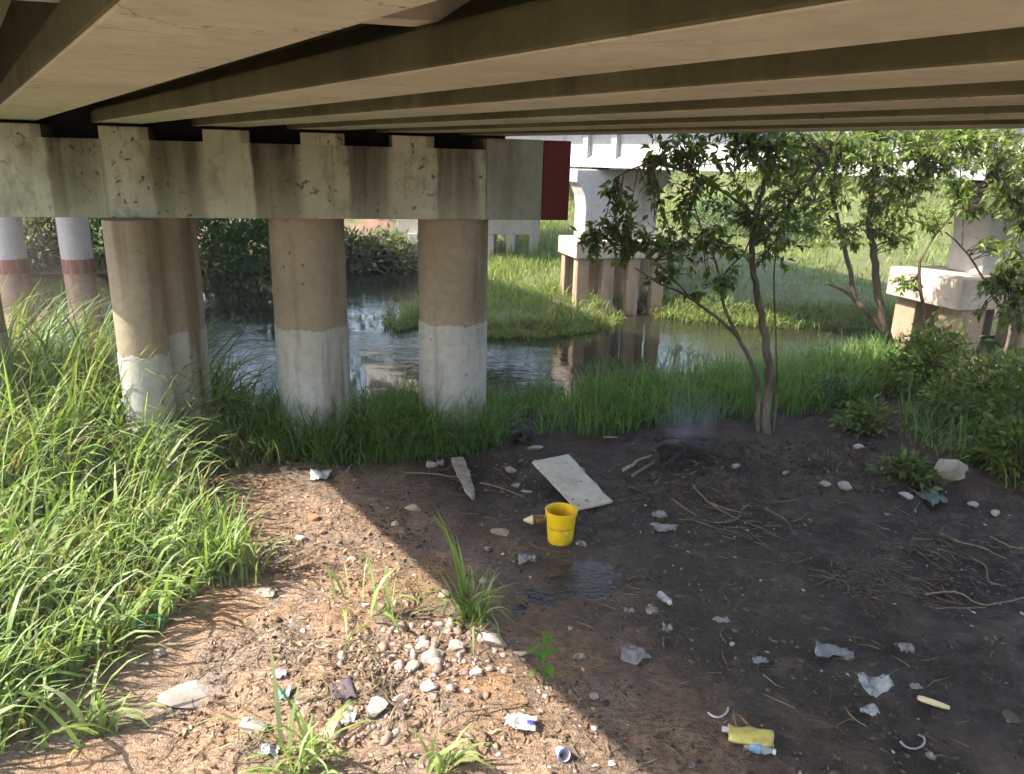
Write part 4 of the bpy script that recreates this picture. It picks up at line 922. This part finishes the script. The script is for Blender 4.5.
for sgn in (0.02, math.pi - 0.02):
    o = MB().lathe([(0.001, -0.006), (0.010, -0.006), (0.010, 0.005), (0.001, 0.006)], n=14).build('lug', 'plastic_yellow', bk, True)
    o.location = ((r1 + 0.004) * math.cos(sgn), (r1 + 0.004) * math.sin(sgn), hb * 0.88); o.rotation_euler = (0, math.pi / 2, sgn)
# faded band of print on the side: short dark dashes and a pale disc
def patch(a0, a1, z0, z1, mat, name='print', n=6):
    vs = []
    for z in (z0, z1):
        rr_ = r0 + (r1 - r0) * z / hb + 0.0012
        vs += [(rr_ * math.cos(a), rr_ * math.sin(a), z) for a in np.linspace(a0, a1, n)]
    MB().add(vs, [(i, i + 1, n + i + 1, n + i) for i in range(n - 1)]).build(name, mat, bk)
rr2 = random.Random(4); a = -2.75
while a < -0.9:
    w_ = rr2.uniform(0.05, 0.13); patch(a, a + w_, 0.118 + rr2.uniform(-.002, .002), 0.132 + rr2.uniform(-.003, .004), 'plastic_print'); a += w_ + rr2.uniform(0.03, 0.06)
patch(-1.62, -1.38, 0.098, 0.118, 'plastic_cream')

# fallen bottle beside the bucket
pb_ = G(534, 524); bt = empty('plastic_bottle', pb_ + Vector((0, 0, 0.034)), (0, math.radians(-90), math.radians(6))); tag(bt, 'brown bottle with a cream cone top lying against the yellow bucket', 'bottle')
MB().lathe([(0.001, -0.085), (0.030, -0.085), (0.036, -0.078), (0.037, -0.02), (0.033, -0.012), (0.037, -0.004), (0.036, 0.012)], n=24).build('body', 'plastic_brown', bt, True)
MB().lathe([(0.0365, 0.012), (0.034, 0.02), (0.012, 0.070), (0.011, 0.078), (0.0005, 0.079)], n=24).build('cone_top', 'plastic_cream', bt, True)

# fibre-cement board
c0, c1, c2, c3 = [G(u, v) for u, v in ((533, 462), (568, 455), (612, 502), (576, 509))]
zt = 0.325
cs_ = [onz(u, v, z) for (u, v), z in zip(((533, 461), (568, 454), (612, 501), (577, 509)), (0.40, 0.40, 0.275, 0.275))]
ring = []
for i in range(4):
    for t in np.linspace(0, 1, 6, endpoint=False):
        p = cs_[i].lerp(cs_[(i + 1) % 4], t); j = random.uniform(-0.006, 0.006) if i != 2 else random.uniform(-0.018, 0.012)
        ring.append(p + Vector((j, j, 0)))
nrm = (cs_[1] - cs_[0]).cross(cs_[3] - cs_[0]).normalized()
if nrm.z < 0: nrm = -nrm
m = MB(); n_ = len(ring); m.add(ring + [p - nrm * 0.022 for p in ring], [tuple(reversed(range(n_))), tuple(range(n_, 2 * n_))] + [(i, (i + 1) % n_, n_ + (i + 1) % n_, n_ + i) for i in range(n_)])
tag(m.build('board', 'fibre_board', None, bevel=0.003), 'pale cement board lying on the mud behind the bucket', 'board')
rock(578, 472, 16, 'stone_grey', 'dark stone propping the pale board', 301, 0.5)
# grey weathered plank
a_, b_ = onz(457, 457, 0.34), onz(473, 497, 0.285)
ax = (b_ - a_); sd_ = ax.cross(Z_).normalized()
m = MB(); ws = [(0, .055), (.12, .06), (.3, .05), (.42, .058), (.6, .042), (.8, .036), (.93, .022), (1, .012)]
top = [a_ + ax * t - sd_ * (w + random.uniform(-.004, .004)) for t, w in ws]; bot = [a_ + ax * t + sd_ * (w * 0.9 + random.uniform(-.006, .006)) for t, w in ws]
vs = []
for t_, q_ in zip(top, bot): vs += [t_, q_, q_ - Z_ * 0.028, t_ - Z_ * 0.028]
n_ = len(ws); fs = [(0, 1, 2, 3), tuple(4 * (n_ - 1) + i for i in (3, 2, 1, 0))]
for i in range(n_ - 1):
    for j in range(4): fs.append((4 * i + j, 4 * i + (j + 1) % 4, 4 * i + 4 + (j + 1) % 4, 4 * i + 4 + j)[::-1])
m.add(vs, fs); tag(m.build('plank', 'wood_grey'), 'split grey plank lying on the mud left of the board', 'plank')

# stones one can pick apart
for i, (u, v, w, mt, lb, h) in enumerate([
        (430, 466, 15, 'stone_white', 'small white stone left of the grey plank', .6), (413, 510, 23, 'stone_cream', 'cream stone on the mud below the white stone', .6),
        (510, 470, 17, 'stone_cream', 'flat cream stone just left of the top of the board', .3), (515, 486, 17, 'stone_grey', 'dull flat stone between the plank and the board', .25),
        (528, 492, 16, 'stone_cream', 'thin flat stone beside the left edge of the board', .2), (500, 532, 24, 'stone_cream', 'broad flat cream stone left of the bucket', .22),
        (487, 550, 11, 'stone_cream', 'small pale stone below the broad flat stone', .5), (483, 582, 13, 'stone_grey', 'rounded grey stone behind the long-bladed tuft', .8),
        (444, 594, 18, 'stone_cream', 'pale stone on the orange soil left of the long-bladed tuft', .4), (536, 449, 20, 'stone_white', 'white flat stone behind the board near the grass', .25),
        (943, 490, 46, 'stone_cream', 'large pale boulder at the edge of the thicket', .62), (905, 498, 17, 'stone_white', 'white block lying just left of the boulder', .5),
        (824, 489, 16, 'stone_cream', 'pale stone at the foot of the dirt bank', .5), (845, 493, 17, 'stone_grey', 'greyish stone beside the pale one below the dirt bank', .6),
        (859, 448, 18, 'stone_white', 'white stone high on the dirt bank', .4), (973, 507, 12, 'stone_grey', 'grey stone at the puddle edge right of the boulder', .6),
        (995, 514, 9, 'stone_white', 'narrow white stone by the dark pool at the right', 1.2), (737, 467, 11, 'stone_white', 'white stone at the end of the charred log', .7),
        (593, 697, 14, 'stone_grey', 'grey pebble right of the broad-leaved herb', .4), (670, 600, 8, 'stone_grey', 'small grey pebble beside the clear crumpled bottle', .5),
        (375, 712, 32, 'stone_white', 'big white chunk of rubble at the front of the heap', .75), (411, 670, 26, 'stone_cream', 'square tan block in the rubble heap', .55),
        (429, 688, 22, 'stone_white', 'sharp white shard in the rubble heap', .5), (458, 650, 22, 'stone_grey', 'rounded grey chunk at the back of the rubble heap', .75),
        (440, 655, 17, 'stone_white', 'white chunk touching the rounded grey one', .6), (423, 648, 20, 'stone_pink', 'pinkish chunk at the back of the rubble heap', .7),
        (408, 650, 12, 'stone_pink', 'little pink stone at the back left of the heap', .7), (496, 643, 34, 'stone_white', 'wide white ribbed chunk below the long-bladed tuft', .4),
        (520, 655, 18, 'stone_pink', 'tan pink lump at the shadow edge next to the ribbed chunk', .5), (478, 675, 20, 'stone_white', 'pale twisted lump right of the rubble heap', .6),
        (398, 700, 18, 'stone_pink', 'pink rubble piece right of the big white chunk', .6), (390, 735, 16, 'stone_grey', 'grey stone half buried below the big white chunk', .4),
        (366, 607, 12, 'stone_pink', 'pink pebble beside the sparse broad tuft', .7), (396, 604, 12, 'stone_pink', 'pinkish pebble right of the sparse broad tuft', .6),
        (266, 594, 24, 'stone_grey', 'flat grey stone beside the upright grass clump', .35), (190, 695, 62, 'stone_grey', 'long flat grey slab in the lower left litter', .16),
        (255, 728, 36, 'stone_grey', 'grey block at the bottom left of the bright tuft', .45), (160, 655, 20, 'stone_grey', 'grey stone in the grass below the green bottle', .5),
        (300, 540, 18, 'stone_grey', 'grey stone on the reddish soil by the grass clump', .6), (285, 470, 14, 'stone_pink', 'pink stone on the reddish path near the bank grass', .4),
        (612, 765, 12, 'stone_white', 'white pebble at the bottom on the shadow edge', .5), (545, 697, 9, 'stone_white', 'white pebble below the broad-leaved herb', .5),
        (540, 712, 12, 'stone_cream', 'cream pebble on the soil below the herb', .6), (500, 755, 10, 'stone_pink', 'pink pebble at the bottom left of the white cup', .5),
        (690, 765, 12, 'stone_grey', 'grey pebble at the bottom left of the yellow pouch', .4), (732, 645, 8, 'stone_white', 'tiny white pebble on the dark mud above the hook', .6),
        (395, 525, 12, 'stone_pink', 'pink stone on the sunlit soil near the shadow edge', .5), (350, 560, 13, 'stone_pink', 'pale pink stone on the orange soil', .5),
        (880, 470, 12, 'stone_grey', 'grey stone on the dirt bank above the white block', .5), (785, 480, 12, 'stone_grey', 'small grey stone between the sticks and the dirt bank', .5)]):
    rock(u, v, w, mt, lb, 100 + i, h)
for i, (u, v, w, lb) in enumerate([(314, 518, 15, 'orange brick fragment on the reddish path, leftmost of three'), (328, 524, 13, 'orange brick fragment on the reddish path, middle of three'), (322, 534, 11, 'orange brick fragment on the reddish path, lowest of three')]):
    rock(u, v, w, 'brick_orange', lb, 400 + i, .5, 'brick_fragment', 'brick', group='brick fragments')

# litter
wrapper(527, 561, 20, 10, 'plastic_film', 'crumpled bluish wrapper on the mud below the bucket', 11, .3)
wrapper(665, 530, 26, 7, 'plastic_dirty', 'torn white paper on the wet mud right of the bucket', 12, .3)
wrapper(659, 517, 16, 5, 'plastic_dirty', 'small white scrap just above the torn white paper', 13, .3)
wrapper(634, 657, 34, 16, 'plastic_film', 'crumpled grey plastic sheet half sunk in the mud', 14, .25)
wrapper(833, 655, 44, 13, 'plastic_film', 'long dirty white plastic bag flattened on the mud', 15, .3, -0.15)
wrapper(871, 692, 34, 16, 'plastic_clear', 'broken clear plastic cup lying on the mud', 16, .5, curl=0.9)
wrapper(869, 714, 18, 8, 'plastic_clear', 'thin clear scrap below the broken clear cup', 17, .4)
pk_ = wrapper(521, 726, 36, 15, 'plastic_white', 'white packet with a blue spot on the soil', 18, .3, -0.1)
sm = sheet_mesh('print', 0.034, 0.030, 0.004, 19, 5, 5, 0.002); o = link('print', sm, 'plastic_navy', pk_); o.location = (0.045, -0.012, max(v.co.z for v in pk_.data.vertices) * 0.72)
wrapper(343, 694, 26, 22, 'cloth_stripe', 'dark striped rag at the left of the rubble heap', 20, .3, 0.4, 'rag', 'rag')
wrapper(521, 441, 26, 9, 'cloth_purple', 'dark purple rag bundle at the foot of the bank grass', 21, .5, 0, 'rag', 'rag')
wrapper(930, 500, 22, 12, 'cloth_green', 'greenish rag lying by the pale boulder', 22, .4, 0.2, 'rag', 'rag')
wrapper(280, 678, 18, 10, 'plastic_pink', 'shiny pink wrapper in the sunlit litter', 23, .35)
wrapper(284, 697, 16, 13, 'plastic_teal', 'teal and grey scrap behind the bright tuft', 24, .35)
wrapper(350, 722, 14, 9, 'plastic_grey', 'grey scrap just left of the big white chunk', 25, .5)
wrapper(270, 755, 22, 12, 'plastic_grey', 'grey plastic at the foot of the bright tuft', 26, .5)
wrapper(652, 613, 12, 6, 'plastic_dirty', 'little white scrap left of the clear crumpled bottle', 27, .5)
wrapper(629, 613, 13, 5, 'plastic_dirty', 'beige scrap on the mud right of the dry leaf clump', 28, .5)
wrapper(667, 631, 11, 6, 'plastic_dirty', 'bright white scrap below the clear crumpled bottle', 29, .5)
wrapper(915, 688, 12, 5, 'plastic_dirty', 'small white scrap above the pale tube', 30, .4)
wrapper(760, 662, 20, 6, 'plastic_film', 'grey smear of plastic left of the long white bag', 32, .3)
wrapper(722, 622, 16, 6, 'plastic_film', 'greyish scrap on the mud right of the clear bottle', 33, .4)
wrapper(579, 659, 14, 6, 'plastic_film', 'grey scrap right of the herb leaves', 34, .4)
wrapper(905, 652, 18, 8, 'plastic_dirty', 'beige scrap right of the long white bag', 35, .5)
wrapper(929, 758, 8, 5, 'plastic_dirty', 'small white scrap below the pale ring', 36, .5)
wrapper(581, 547, 12, 5, 'plastic_film', 'pale bluish scrap at the foot of the bucket', 37, .5)
wrapper(320, 480, 22, 7, 'plastic_grey', 'grey flattened scrap on the reddish path', 38, .4)
wrapper(440, 465, 9, 5, 'plastic_grey', 'grey scrap next to the small white stone', 39, .4)
# yellow pouch with a white cap and strap
pp_ = G(750, 740); po = empty('drink_pouch', pp_ + Vector((0, 0, 0.005)), (0, 0, math.radians(-12))); tag(po, 'yellow pouch with a white cap lying on the dark mud', 'pouch')
sm = sheet_mesh('body', 0.20, 0.10, 0.02, 5, 11, 7, 0.012, 0, 0.06); k_ = np.array([v.co[:] for v in sm.vertices])
for v in sm.vertices: v.co.z += 0.022 * max(0, 1 - (v.co.y / 0.05) ** 2) * (1 if v.co.z > 0.011 else 0)
link('body', sm, 'plastic_pouch', po)
o = MB().lathe([(0.001, -0.012), (0.013, -0.012), (0.013, 0.016), (0.001, 0.017)], n=16).build('cap', 'plastic_white', po, True); o.location = (-0.112, 0.012, 0.022); o.rotation_euler = (0, math.radians(-90), 0)
MB().tube([(-0.06, 0.05, 0.02), (-0.075, 0.085, 0.05), (-0.045, 0.10, 0.045), (-0.01, 0.06, 0.03)], 0.006, 6).build('strap', 'straw', po, True)
# small clear bottle with a blue label
pq = G(757, 752); bo = empty('plastic_bottle', pq + Vector((0, 0, 0.026)), (math.radians(90), 0, math.radians(68))); tag(bo, 'crushed clear bottle with a blue label in front of the yellow pouch', 'bottle')
pr = [(0.001, -0.06), (0.022, -0.06), (0.027, -0.052), (0.025, -0.03), (0.028, -0.01), (0.024, 0.02), (0.027, 0.035), (0.012, 0.062), (0.011, 0.075), (0.001, 0.076)]
MB().lathe(pr, n=16).build('body', 'plastic_clear', bo, True)
MB().lathe([(0.0275, -0.035), (0.0295, -0.03), (0.0300, 0.010), (0.0285, 0.014)], n=16).build('label_band', 'plastic_blue', bo, True)
MB().lathe([(0.0135, 0.066), (0.0135, 0.080), (0.001, 0.081)], n=14).build('cap', 'plastic_white', bo, True)
# other bottles
pq = G(664, 601); bo = empty('plastic_bottle', pq + Vector((0, 0, 0.022)), (math.radians(80), 0, math.radians(15))); tag(bo, 'clear crumpled bottle on the mud below the bucket', 'bottle')
MB().lathe([(a * 0.95, b) for a, b in pr], n=14).build('body', 'plastic_clear', bo, True)
MB().lathe([(0.0135, 0.066), (0.0135, 0.080), (0.001, 0.081)], n=14).build('cap', 'plastic_white', bo, True)
pq = G(146, 630); bo = empty('glass_bottle', pq + Vector((0, 0, 0.05)), (math.radians(82), 0, math.radians(-50))); tag(bo, 'green glass bottle lying in the sunlit grass', 'bottle')
MB().lathe([(0.001, -0.10), (0.036, -0.10), (0.040, -0.09), (0.040, 0.04), (0.032, 0.07), (0.016, 0.10), (0.014, 0.16), (0.017, 0.162), (0.017, 0.172), (0.012, 0.173)], n=24).build('body', 'glass_green', bo, True)
# white cup at the bottom
pq = G(562, 757); cu = empty('cup', pq + Vector((0, 0, 0.022)), (math.radians(70), 0, math.radians(20))); tag(cu, 'small white cup with a blue rim lying at the bottom', 'cup')
MB().lathe([(0.001, -0.035), (0.020, -0.035), (0.028, 0.03), (0.026, 0.03), (0.018, -0.030), (0.001, -0.030)], n=20).build('body', 'plastic_white', cu, True)
MB().lathe([(0.0285, 0.020), (0.0305, 0.023), (0.0310, 0.031), (0.0282, 0.032)], n=20).build('rim', 'plastic_navy', cu, True)
# pale tube, hook and ring
def litter_tube(pts, rad, mat, label, name, cat, n=8):
    o = MB().tube(pts, rad, n).build(name, mat, None, True); return tag(o, label, cat)
a_, b_ = G(917, 700) + Z_ * .016, G(949, 710) + Z_ * .014
litter_tube([a_, a_.lerp(b_, .15), a_.lerp(b_, .5), a_.lerp(b_, .8), b_], [.011, .016, .016, .014, .010], 'plastic_cream', 'pale beige tube lying on the mud at the right', 'tube', 'tube')
hk = [G(708, 714), G(714, 718), G(721, 718), G(727, 713), G(728, 709)]
litter_tube([p + Z_ * .008 for p in smooth_line(hk, 4)], .005, 'plastic_white', 'curved white plastic hook above the yellow pouch', 'plastic_hook', 'litter')
rg = [G(900 + 9 * 0, 742), G(906, 748), G(915, 750), G(923, 746), G(924, 739), G(918, 736)]
litter_tube([p + Z_ * .007 for p in smooth_line(rg, 4)], .005, 'plastic_grey', 'pale broken ring on the mud at the bottom right', 'plastic_ring', 'litter')

# sticks
def stick(px, rad, mat, label, lift=0.02, name='stick', cat='stick'):
    pts = [G(u, v) + Z_ * (lift + rad) for u, v in px]; ln = smooth_line(pts, 4)
    jr = random.Random(len(label)); ln = [p + Vector((jr.uniform(-1, 1), jr.uniform(-1, 1), jr.uniform(-.3, .6))) * rad * 0.5 for p in ln]
    rad *= 0.72 if cat == 'stick' else 1.0
    o = MB().tube(ln, [rad * (1.1 - 0.6 * i / len(ln)) for i in range(len(ln))], 7).build(name, mat, None, True)
    return tag(o, label, cat, 'sticks on the mud')
stick([(623, 475), (636, 468), (650, 461)], 0.022, 'wood_grey', 'pale split stick at the left of the fire heap', .03)
stick([(632, 480), (646, 470), (655, 464)], 0.020, 'straw', 'brown stick under the pale split one', .01)
stick([(682, 452), (700, 459), (720, 465), (738, 470)], 0.030, 'wood_char', 'charred log reaching right from the fire heap', .05, 'log', 'log')
stick([(655, 452), (668, 447), (690, 449), (712, 444)], 0.028, 'wood_char', 'charred branch lying across the back of the fire heap', .07, 'log', 'log')
stick([(664, 476), (676, 466), (686, 455)], 0.034, 'wood_char', 'short burnt log in front of the smoke', .04, 'log', 'log')
stick([(692, 492), (706, 503), (720, 513), (738, 523)], 0.010, 'straw', 'long straight pale stick below the fire heap')
stick([(672, 502), (684, 511), (698, 520)], 0.009, 'straw', 'reddish stick left of the long straight one')
stick([(715, 526), (735, 523), (742, 512), (752, 506)], 0.009, 'straw', 'bent twig crossing the end of the long stick')
stick([(765, 512), (785, 523), (792, 534)], 0.006, 'straw', 'thin curved twig on the open mud')
stick([(705, 505), (730, 515), (744, 517)], 0.010, 'straw', 'knotty stick lying over the long straight one', .03)
stick([(940, 537), (960, 546), (980, 551), (1005, 562)], 0.010, 'straw', 'pale branch on the mud below the boulder')
stick([(912, 542), (932, 543)], 0.007, 'straw', 'short straight twig left of the pale branch')
stick([(970, 560), (985, 570), (988, 585), (1005, 590)], 0.009, 'straw', 'crooked branch at the right edge of the mud')
stick([(990, 540), (1010, 550), (1040, 556)], 0.009, 'straw', 'dark twig running out of the right edge')
stick([(925, 598), (950, 596), (962, 600), (985, 609), (1030, 600)], 0.009, 'bark_pale', 'long forked branch lying at the right')
stick([(935, 612), (985, 611)], 0.006, 'straw', 'thin straight twig under the forked branch')
stick([(405, 476), (430, 477), (460, 481)], 0.010, 'straw', 'thin pole lying behind the grey plank')
stick([(480, 486), (500, 491), (524, 500)], 0.009, 'straw', 'brown stick right of the grey plank')
stick([(604, 441), (618, 441)], 0.014, 'wood_grey', 'pale stick at the foot of the bank grass')
stick([(510, 553), (518, 545), (524, 538)], 0.008, 'straw', 'pale stick standing up from the mud left of the bucket', .02)
stick([(465, 716), (495, 712), (520, 708)], 0.008, 'straw', 'dry stick on the soil above the white packet')
stick([(440, 736), (462, 740), (476, 756)], 0.010, 'bark', 'dark curved stick right of the thin bottom tuft')
stick([(478, 734), (486, 742), (484, 752)], 0.009, 'bark', 'short dark curved stick at the bottom')
stick([(388, 735), (394, 715), (408, 700)], 0.008, 'bark_pale', 'pale root curling over the rubble heap')
stick([(775, 680), (782, 690), (790, 700)], 0.006, 'straw', 'thin twig on the mud left of the clear cup') if False else stick([(845, 712), (852, 722), (866, 731)], 0.006, 'straw', 'thin twig pointing down below the clear cup')

# fire heap, ash and smoke
pf = G(676, 462)
hb_ = rock_mesh('ash_heap', 0.38, 0.22, 0.085, 77, 5, 3, 0.12); o = link('ash_heap', hb_, 'ash'); o.location = pf + Vector((0.05, 0.12, 0.0)); tag(o, 'blackened smouldering heap of ash beside the multi-stemmed tree', 'ash heap')
k = NT('smoke_volume'); v = wpos(k)
pc = pf + Vector((0.12, 0.14, 0.30))
rel = k.n('ShaderNodeVectorMath'); rel.operation = 'SUBTRACT'; k.t.links.new(v, rel.inputs[0]); rel.inputs[1].default_value = pc
wsp = k.n('ShaderNodeTexNoise'); wsp.inputs['Scale'].default_value = 3.0; wsp.inputs['Detail'].default_value = 3; wsp.inputs['Distortion'].default_value = 1.2; k.t.links.new(mapped(k, v, (1.6, 1.6, 0.8)), wsp.inputs['Vector'])
ln_ = k.n('ShaderNodeVectorMath'); ln_.operation = 'LENGTH'; k.t.links.new(mapped(k, rel.outputs[0], (2.6, 2.6, 2.6)), ln_.inputs[0])
fall = k.math('SUBTRACT', 1.0, ln_.outputs['Value'], True)
den = k.math('MULTIPLY', k.math('MULTIPLY', k.ramp(wsp.outputs['Fac'], [(0.42, 0.0), (0.68, 1.0)]), fall), 1.5)
pvv = k.n('ShaderNodeVolumePrincipled'); pvv.inputs['Color'].default_value = (0.85, 0.88, 0.92, 1); k.t.links.new(den, pvv.inputs['Density']); k.t.links.new(pvv.outputs[0], k.out.inputs['Volume'])
o = MB().lathe([(0.001, -0.30), (0.16, -0.28), (0.26, -0.1), (0.34, 0.12), (0.30, 0.30), (0.001, 0.36)], n=20).build('smoke', 'smoke_volume'); o.location = pc; tag(o, 'thin bluish wisp of smoke rising from the ash heap', 'smoke', kind='stuff')

# ------------------------------------------------------------------ loose litter nobody could count
def litter_rocks(name, P, s, mat, seed, label):
    r = np.random.default_rng(seed)
    base = rock_mesh('t', 1, 1, 0.65, seed, 8, 1, 0.22); bv = np.array([v.co[:] for v in base.vertices]); bf = np.array([p.vertices[:] for p in base.polygons]); bpy.data.meshes.remove(base)
    n = len(P); th = r.uniform(0, 6.28, n); c, s_ = np.cos(th), np.sin(th); sc = s[:, None] * r.uniform(0.6, 1.3, (n, 3))
    L = bv[None] * sc[:, None, :]; V = np.stack([L[..., 0] * c[:, None] - L[..., 1] * s_[:, None], L[..., 0] * s_[:, None] + L[..., 1] * c[:, None], L[..., 2]], -1) + P[:, None, :]
    T = (bf[None] + (np.arange(n) * len(bv))[:, None, None]).reshape(-1, 3)
    R = np.repeat(r.random(n), len(bv))
    return tag(link(name, mesh_np(name, V.reshape(-1, 3), np.zeros((0, 4)), T, R), mat), label, 'gravel', kind='stuff')
k = NT('gravel_mix'); at_ = k.n('ShaderNodeAttribute', attribute_name='rnd')
k.bsdf(k.ramp(at_.outputs['Fac'], [(0.0, (0.12, 0.085, 0.06)), (0.45, (0.24, 0.165, 0.11)), (0.80, (0.32, 0.23, 0.17)), (0.96, (0.38, 0.31, 0.26)), (1.0, (0.52, 0.47, 0.43))]), 0.9, 0.2)
dry_poly = gpoly([(170, 470), (290, 456), (320, 480), (420, 560), (540, 660), (660, 774), (600, 800), (120, 800), (170, 690), (260, 600)])
q = scatter(dry_poly, 2000, 81, lambda x, y: 0.15 + 0.85 * sstep(-0.1, 0.4, fbm(x * 1.6, y * 1.6, 91))); P = with_z(q)
litter_rocks('gravel', P, np.random.default_rng(82).gamma(1.6, 0.0045, len(q)) + 0.003, 'gravel_mix', 83, 'crumbs of stone and soil on the sunlit path')
mud_poly = gpoly([(300, 460), (420, 450), (640, 445), (860, 440), (1060, 500), (1060, 800), (660, 800), (540, 660), (420, 560)])
q = scatter(mud_poly, 2200, 84, lambda x, y: 0.12 + 0.88 * sstep(0.0, 0.4, fbm(x * 1.4, y * 1.4, 92))); P = with_z(q)
k = NT('gravel_dark'); at_ = k.n('ShaderNodeAttribute', attribute_name='rnd')
k.bsdf(k.ramp(at_.outputs['Fac'], [(0.0, (0.045, 0.033, 0.024)), (0.6, (0.10, 0.075, 0.055)), (0.94, (0.13, 0.10, 0.08)), (1.0, (0.30, 0.27, 0.24))]), 0.85, 0.3)
litter_rocks('mud_clods', P, np.random.default_rng(85).gamma(1.6, 0.005, len(q)) + 0.003, 'gravel_dark', 86, 'dark clods and grit scattered over the mud')
k = NT('rubble_mix'); at_ = k.n('ShaderNodeAttribute', attribute_name='rnd')
k.bsdf(k.mix(k.ramp(k.noise(wpos(k), 30, 3), [(0.45, 0.0), (0.65, 0.6)]), k.ramp(at_.outputs['Fac'], [(0.0, (0.20, 0.14, 0.11)), (0.3, (0.30, 0.21, 0.17)), (0.6, (0.38, 0.30, 0.27)), (0.85, (0.30, 0.19, 0.14)), (1.0, (0.50, 0.45, 0.43))]), (0.16, 0.11, 0.08)), 0.9, 0.2)
rp_ = gpoly([(340, 640), (440, 622), (520, 640), (500, 690), (450, 700), (420, 740), (340, 745), (325, 690)])
q = scatter(rp_, 300, 181, lambda x, y: 0.15 + 0.85 * sstep(-0.05, 0.3, fbm(x * 2.2, y * 2.2, 191))); P = with_z(q)
litter_rocks('rubble', P, np.random.default_rng(182).gamma(2.0, 0.0085, len(q)) + 0.006, 'rubble_mix', 183, 'small pinkish rubble crumbs heaped on the sunlit soil')
# dry leaves and straw
def flat_leaves(name, P, size, seed, label, mat='leaf_dry'):
    n = len(P); r = np.random.default_rng(seed); th = r.uniform(0, 6.28, n)
    D = np.stack([np.cos(th), np.sin(th), r.normal(0.1, 0.15, n)], -1); V, T, R = leaf_mesh(P + np.array([0, 0, 0.006]), D, size, 0.45, seed, 0.0)
    return tag(link(name, mesh_np(name, V, np.zeros((0, 4)), T, R), mat), label, 'leaf litter', kind='stuff')
q = scatter(dry_poly, 2600, 87, lambda x, y: 0.15 + 0.85 * sstep(-0.2, 0.25, fbm(x * 1.5, y * 1.5, 95))); flat_leaves('leaf_litter', with_z(q), 0.040, 89, 'curled dry brown leaves strewn over the sunlit soil')
q = scatter(mud_poly, 2600, 88, lambda x, y: 0.08 + 0.92 * sstep(-0.1, 0.35, fbm(x * 1.1, y * 1.1, 93))); flat_leaves('rotten_leaves', with_z(q), 0.034, 90, 'dark rotting leaves trodden into the mud', 'leaf_rotten')
bank_poly = gpoly([(615, 492), (640, 455), (700, 440), (860, 435), (930, 470), (900, 500), (790, 500), (700, 508)])
q = scatter(bank_poly, 1800, 188); flat_leaves('bank_leaves', with_z(q), 0.042, 190, 'reddish brown leaf litter on the low dirt bank', 'leaf_rotten')
q = scatter(lp, 1600, 96); flat_leaves('straw_thatch', with_z(q), 0.09, 97, 'flattened dry thatch under the tall grass')
def straws(name, poly, n, seed, label, lo=0.06, hi=0.28, mat='straw', dens=None, wid=0.003):
    q = scatter(poly, n, seed, dens); P = with_z(q); r = np.random.default_rng(seed + 1); m_ = MB()
    for i in range(len(P)):
        L = r.uniform(lo, hi); t = r.uniform(0, 6.28); d = np.array([math.cos(t), math.sin(t)]) * L / 2; c = r.normal(0, L * 0.08, 2)
        pts = [(P[i, 0] - d[0], P[i, 1] - d[1]), (P[i, 0] + c[0], P[i, 1] + c[1]), (P[i, 0] + d[0], P[i, 1] + d[1])]
        z = terrain(np.array([p[0] for p in pts]), np.array([p[1] for p in pts])); w = wid * r.uniform(0.6, 1.8)
        m_.tube([(p[0], p[1], float(zz) + 0.007 + r.uniform(0, 0.012)) for p, zz in zip(pts, z)], [w, w, w * .6], 4)
    return tag(m_.build(name, mat), label, 'twig litter', kind='stuff')
straws('straw_litter', dry_poly, 520, 101, 'pale straws and twigs over the sunlit soil', 0.04, 0.20, wid=0.0018)
straws('twig_litter', gpoly([(600, 470), (650, 455), (790, 450), (860, 470), (1060, 520), (1060, 640), (880, 610), (740, 540), (640, 510)]), 230, 103, 'thin dark twigs strewn below the fire heap and thicket', dens=lambda x, y: 0.03 + 0.97 * sstep(0.05, 0.45, fbm(x * 1.6, y * 1.6, 94)), wid=0.003, mat='twig_dark')
straws('mud_twigs', mud_poly, 300, 105, 'short twigs lying here and there on the mud', 0.04, 0.16, wid=0.002)
straws('rusty_fibre', gpoly([(330, 650), (370, 640), (395, 690), (360, 720), (320, 700)]), 160, 107, 'tangle of reddish dry fibre beside the rubble heap', 0.05, 0.16)

k = NT('flake_mix'); at_ = k.n('ShaderNodeAttribute', attribute_name='rnd')
k.bsdf(k.ramp(at_.outputs['Fac'], [(0.0, (0.16, 0.13, 0.11)), (0.5, (0.30, 0.27, 0.25)), (0.8, (0.42, 0.40, 0.38)), (0.92, (0.22, 0.26, 0.34)), (0.97, (0.35, 0.10, 0.08)), (1.0, (0.40, 0.34, 0.12))]), 0.5, 0.4)
q = np.concatenate([scatter(mud_poly, 420, 301, lambda x, y: 0.1 + 0.9 * sstep(-0.1, 0.3, fbm(x * 1.7, y * 1.7, 99))), scatter(dry_poly, 260, 302, lambda x, y: 0.1 + 0.9 * sstep(0.0, 0.3, fbm(x * 1.7, y * 1.7, 98)))])
o = flat_leaves('litter_flakes', with_z(q), 0.028, 303, 'tiny flakes of torn plastic and paper trodden into the ground', 'flake_mix'); o['category'] = 'litter'

# ------------------------------------------------------------------ scattering volume added to imitate lens glare
k = NT('glare_veil'); pvv = k.n('ShaderNodeVolumePrincipled'); pvv.inputs['Color'].default_value = (0.95, 0.96, 0.92, 1); pvv.inputs['Density'].default_value = 0.0032; pvv.inputs['Anisotropy'].default_value = 0.2
k.t.links.new(pvv.outputs[0], k.out.inputs['Volume'])
tag(MB().box((-640, -340, -1.8), (1280, 0, 0), (0, 1240, 0), (0, 0, 1.8 + 30.0)).build('veil', 'glare_veil'), 'thin bright haze added over the river and far bank to imitate lens glare', 'veil', kind='stuff')
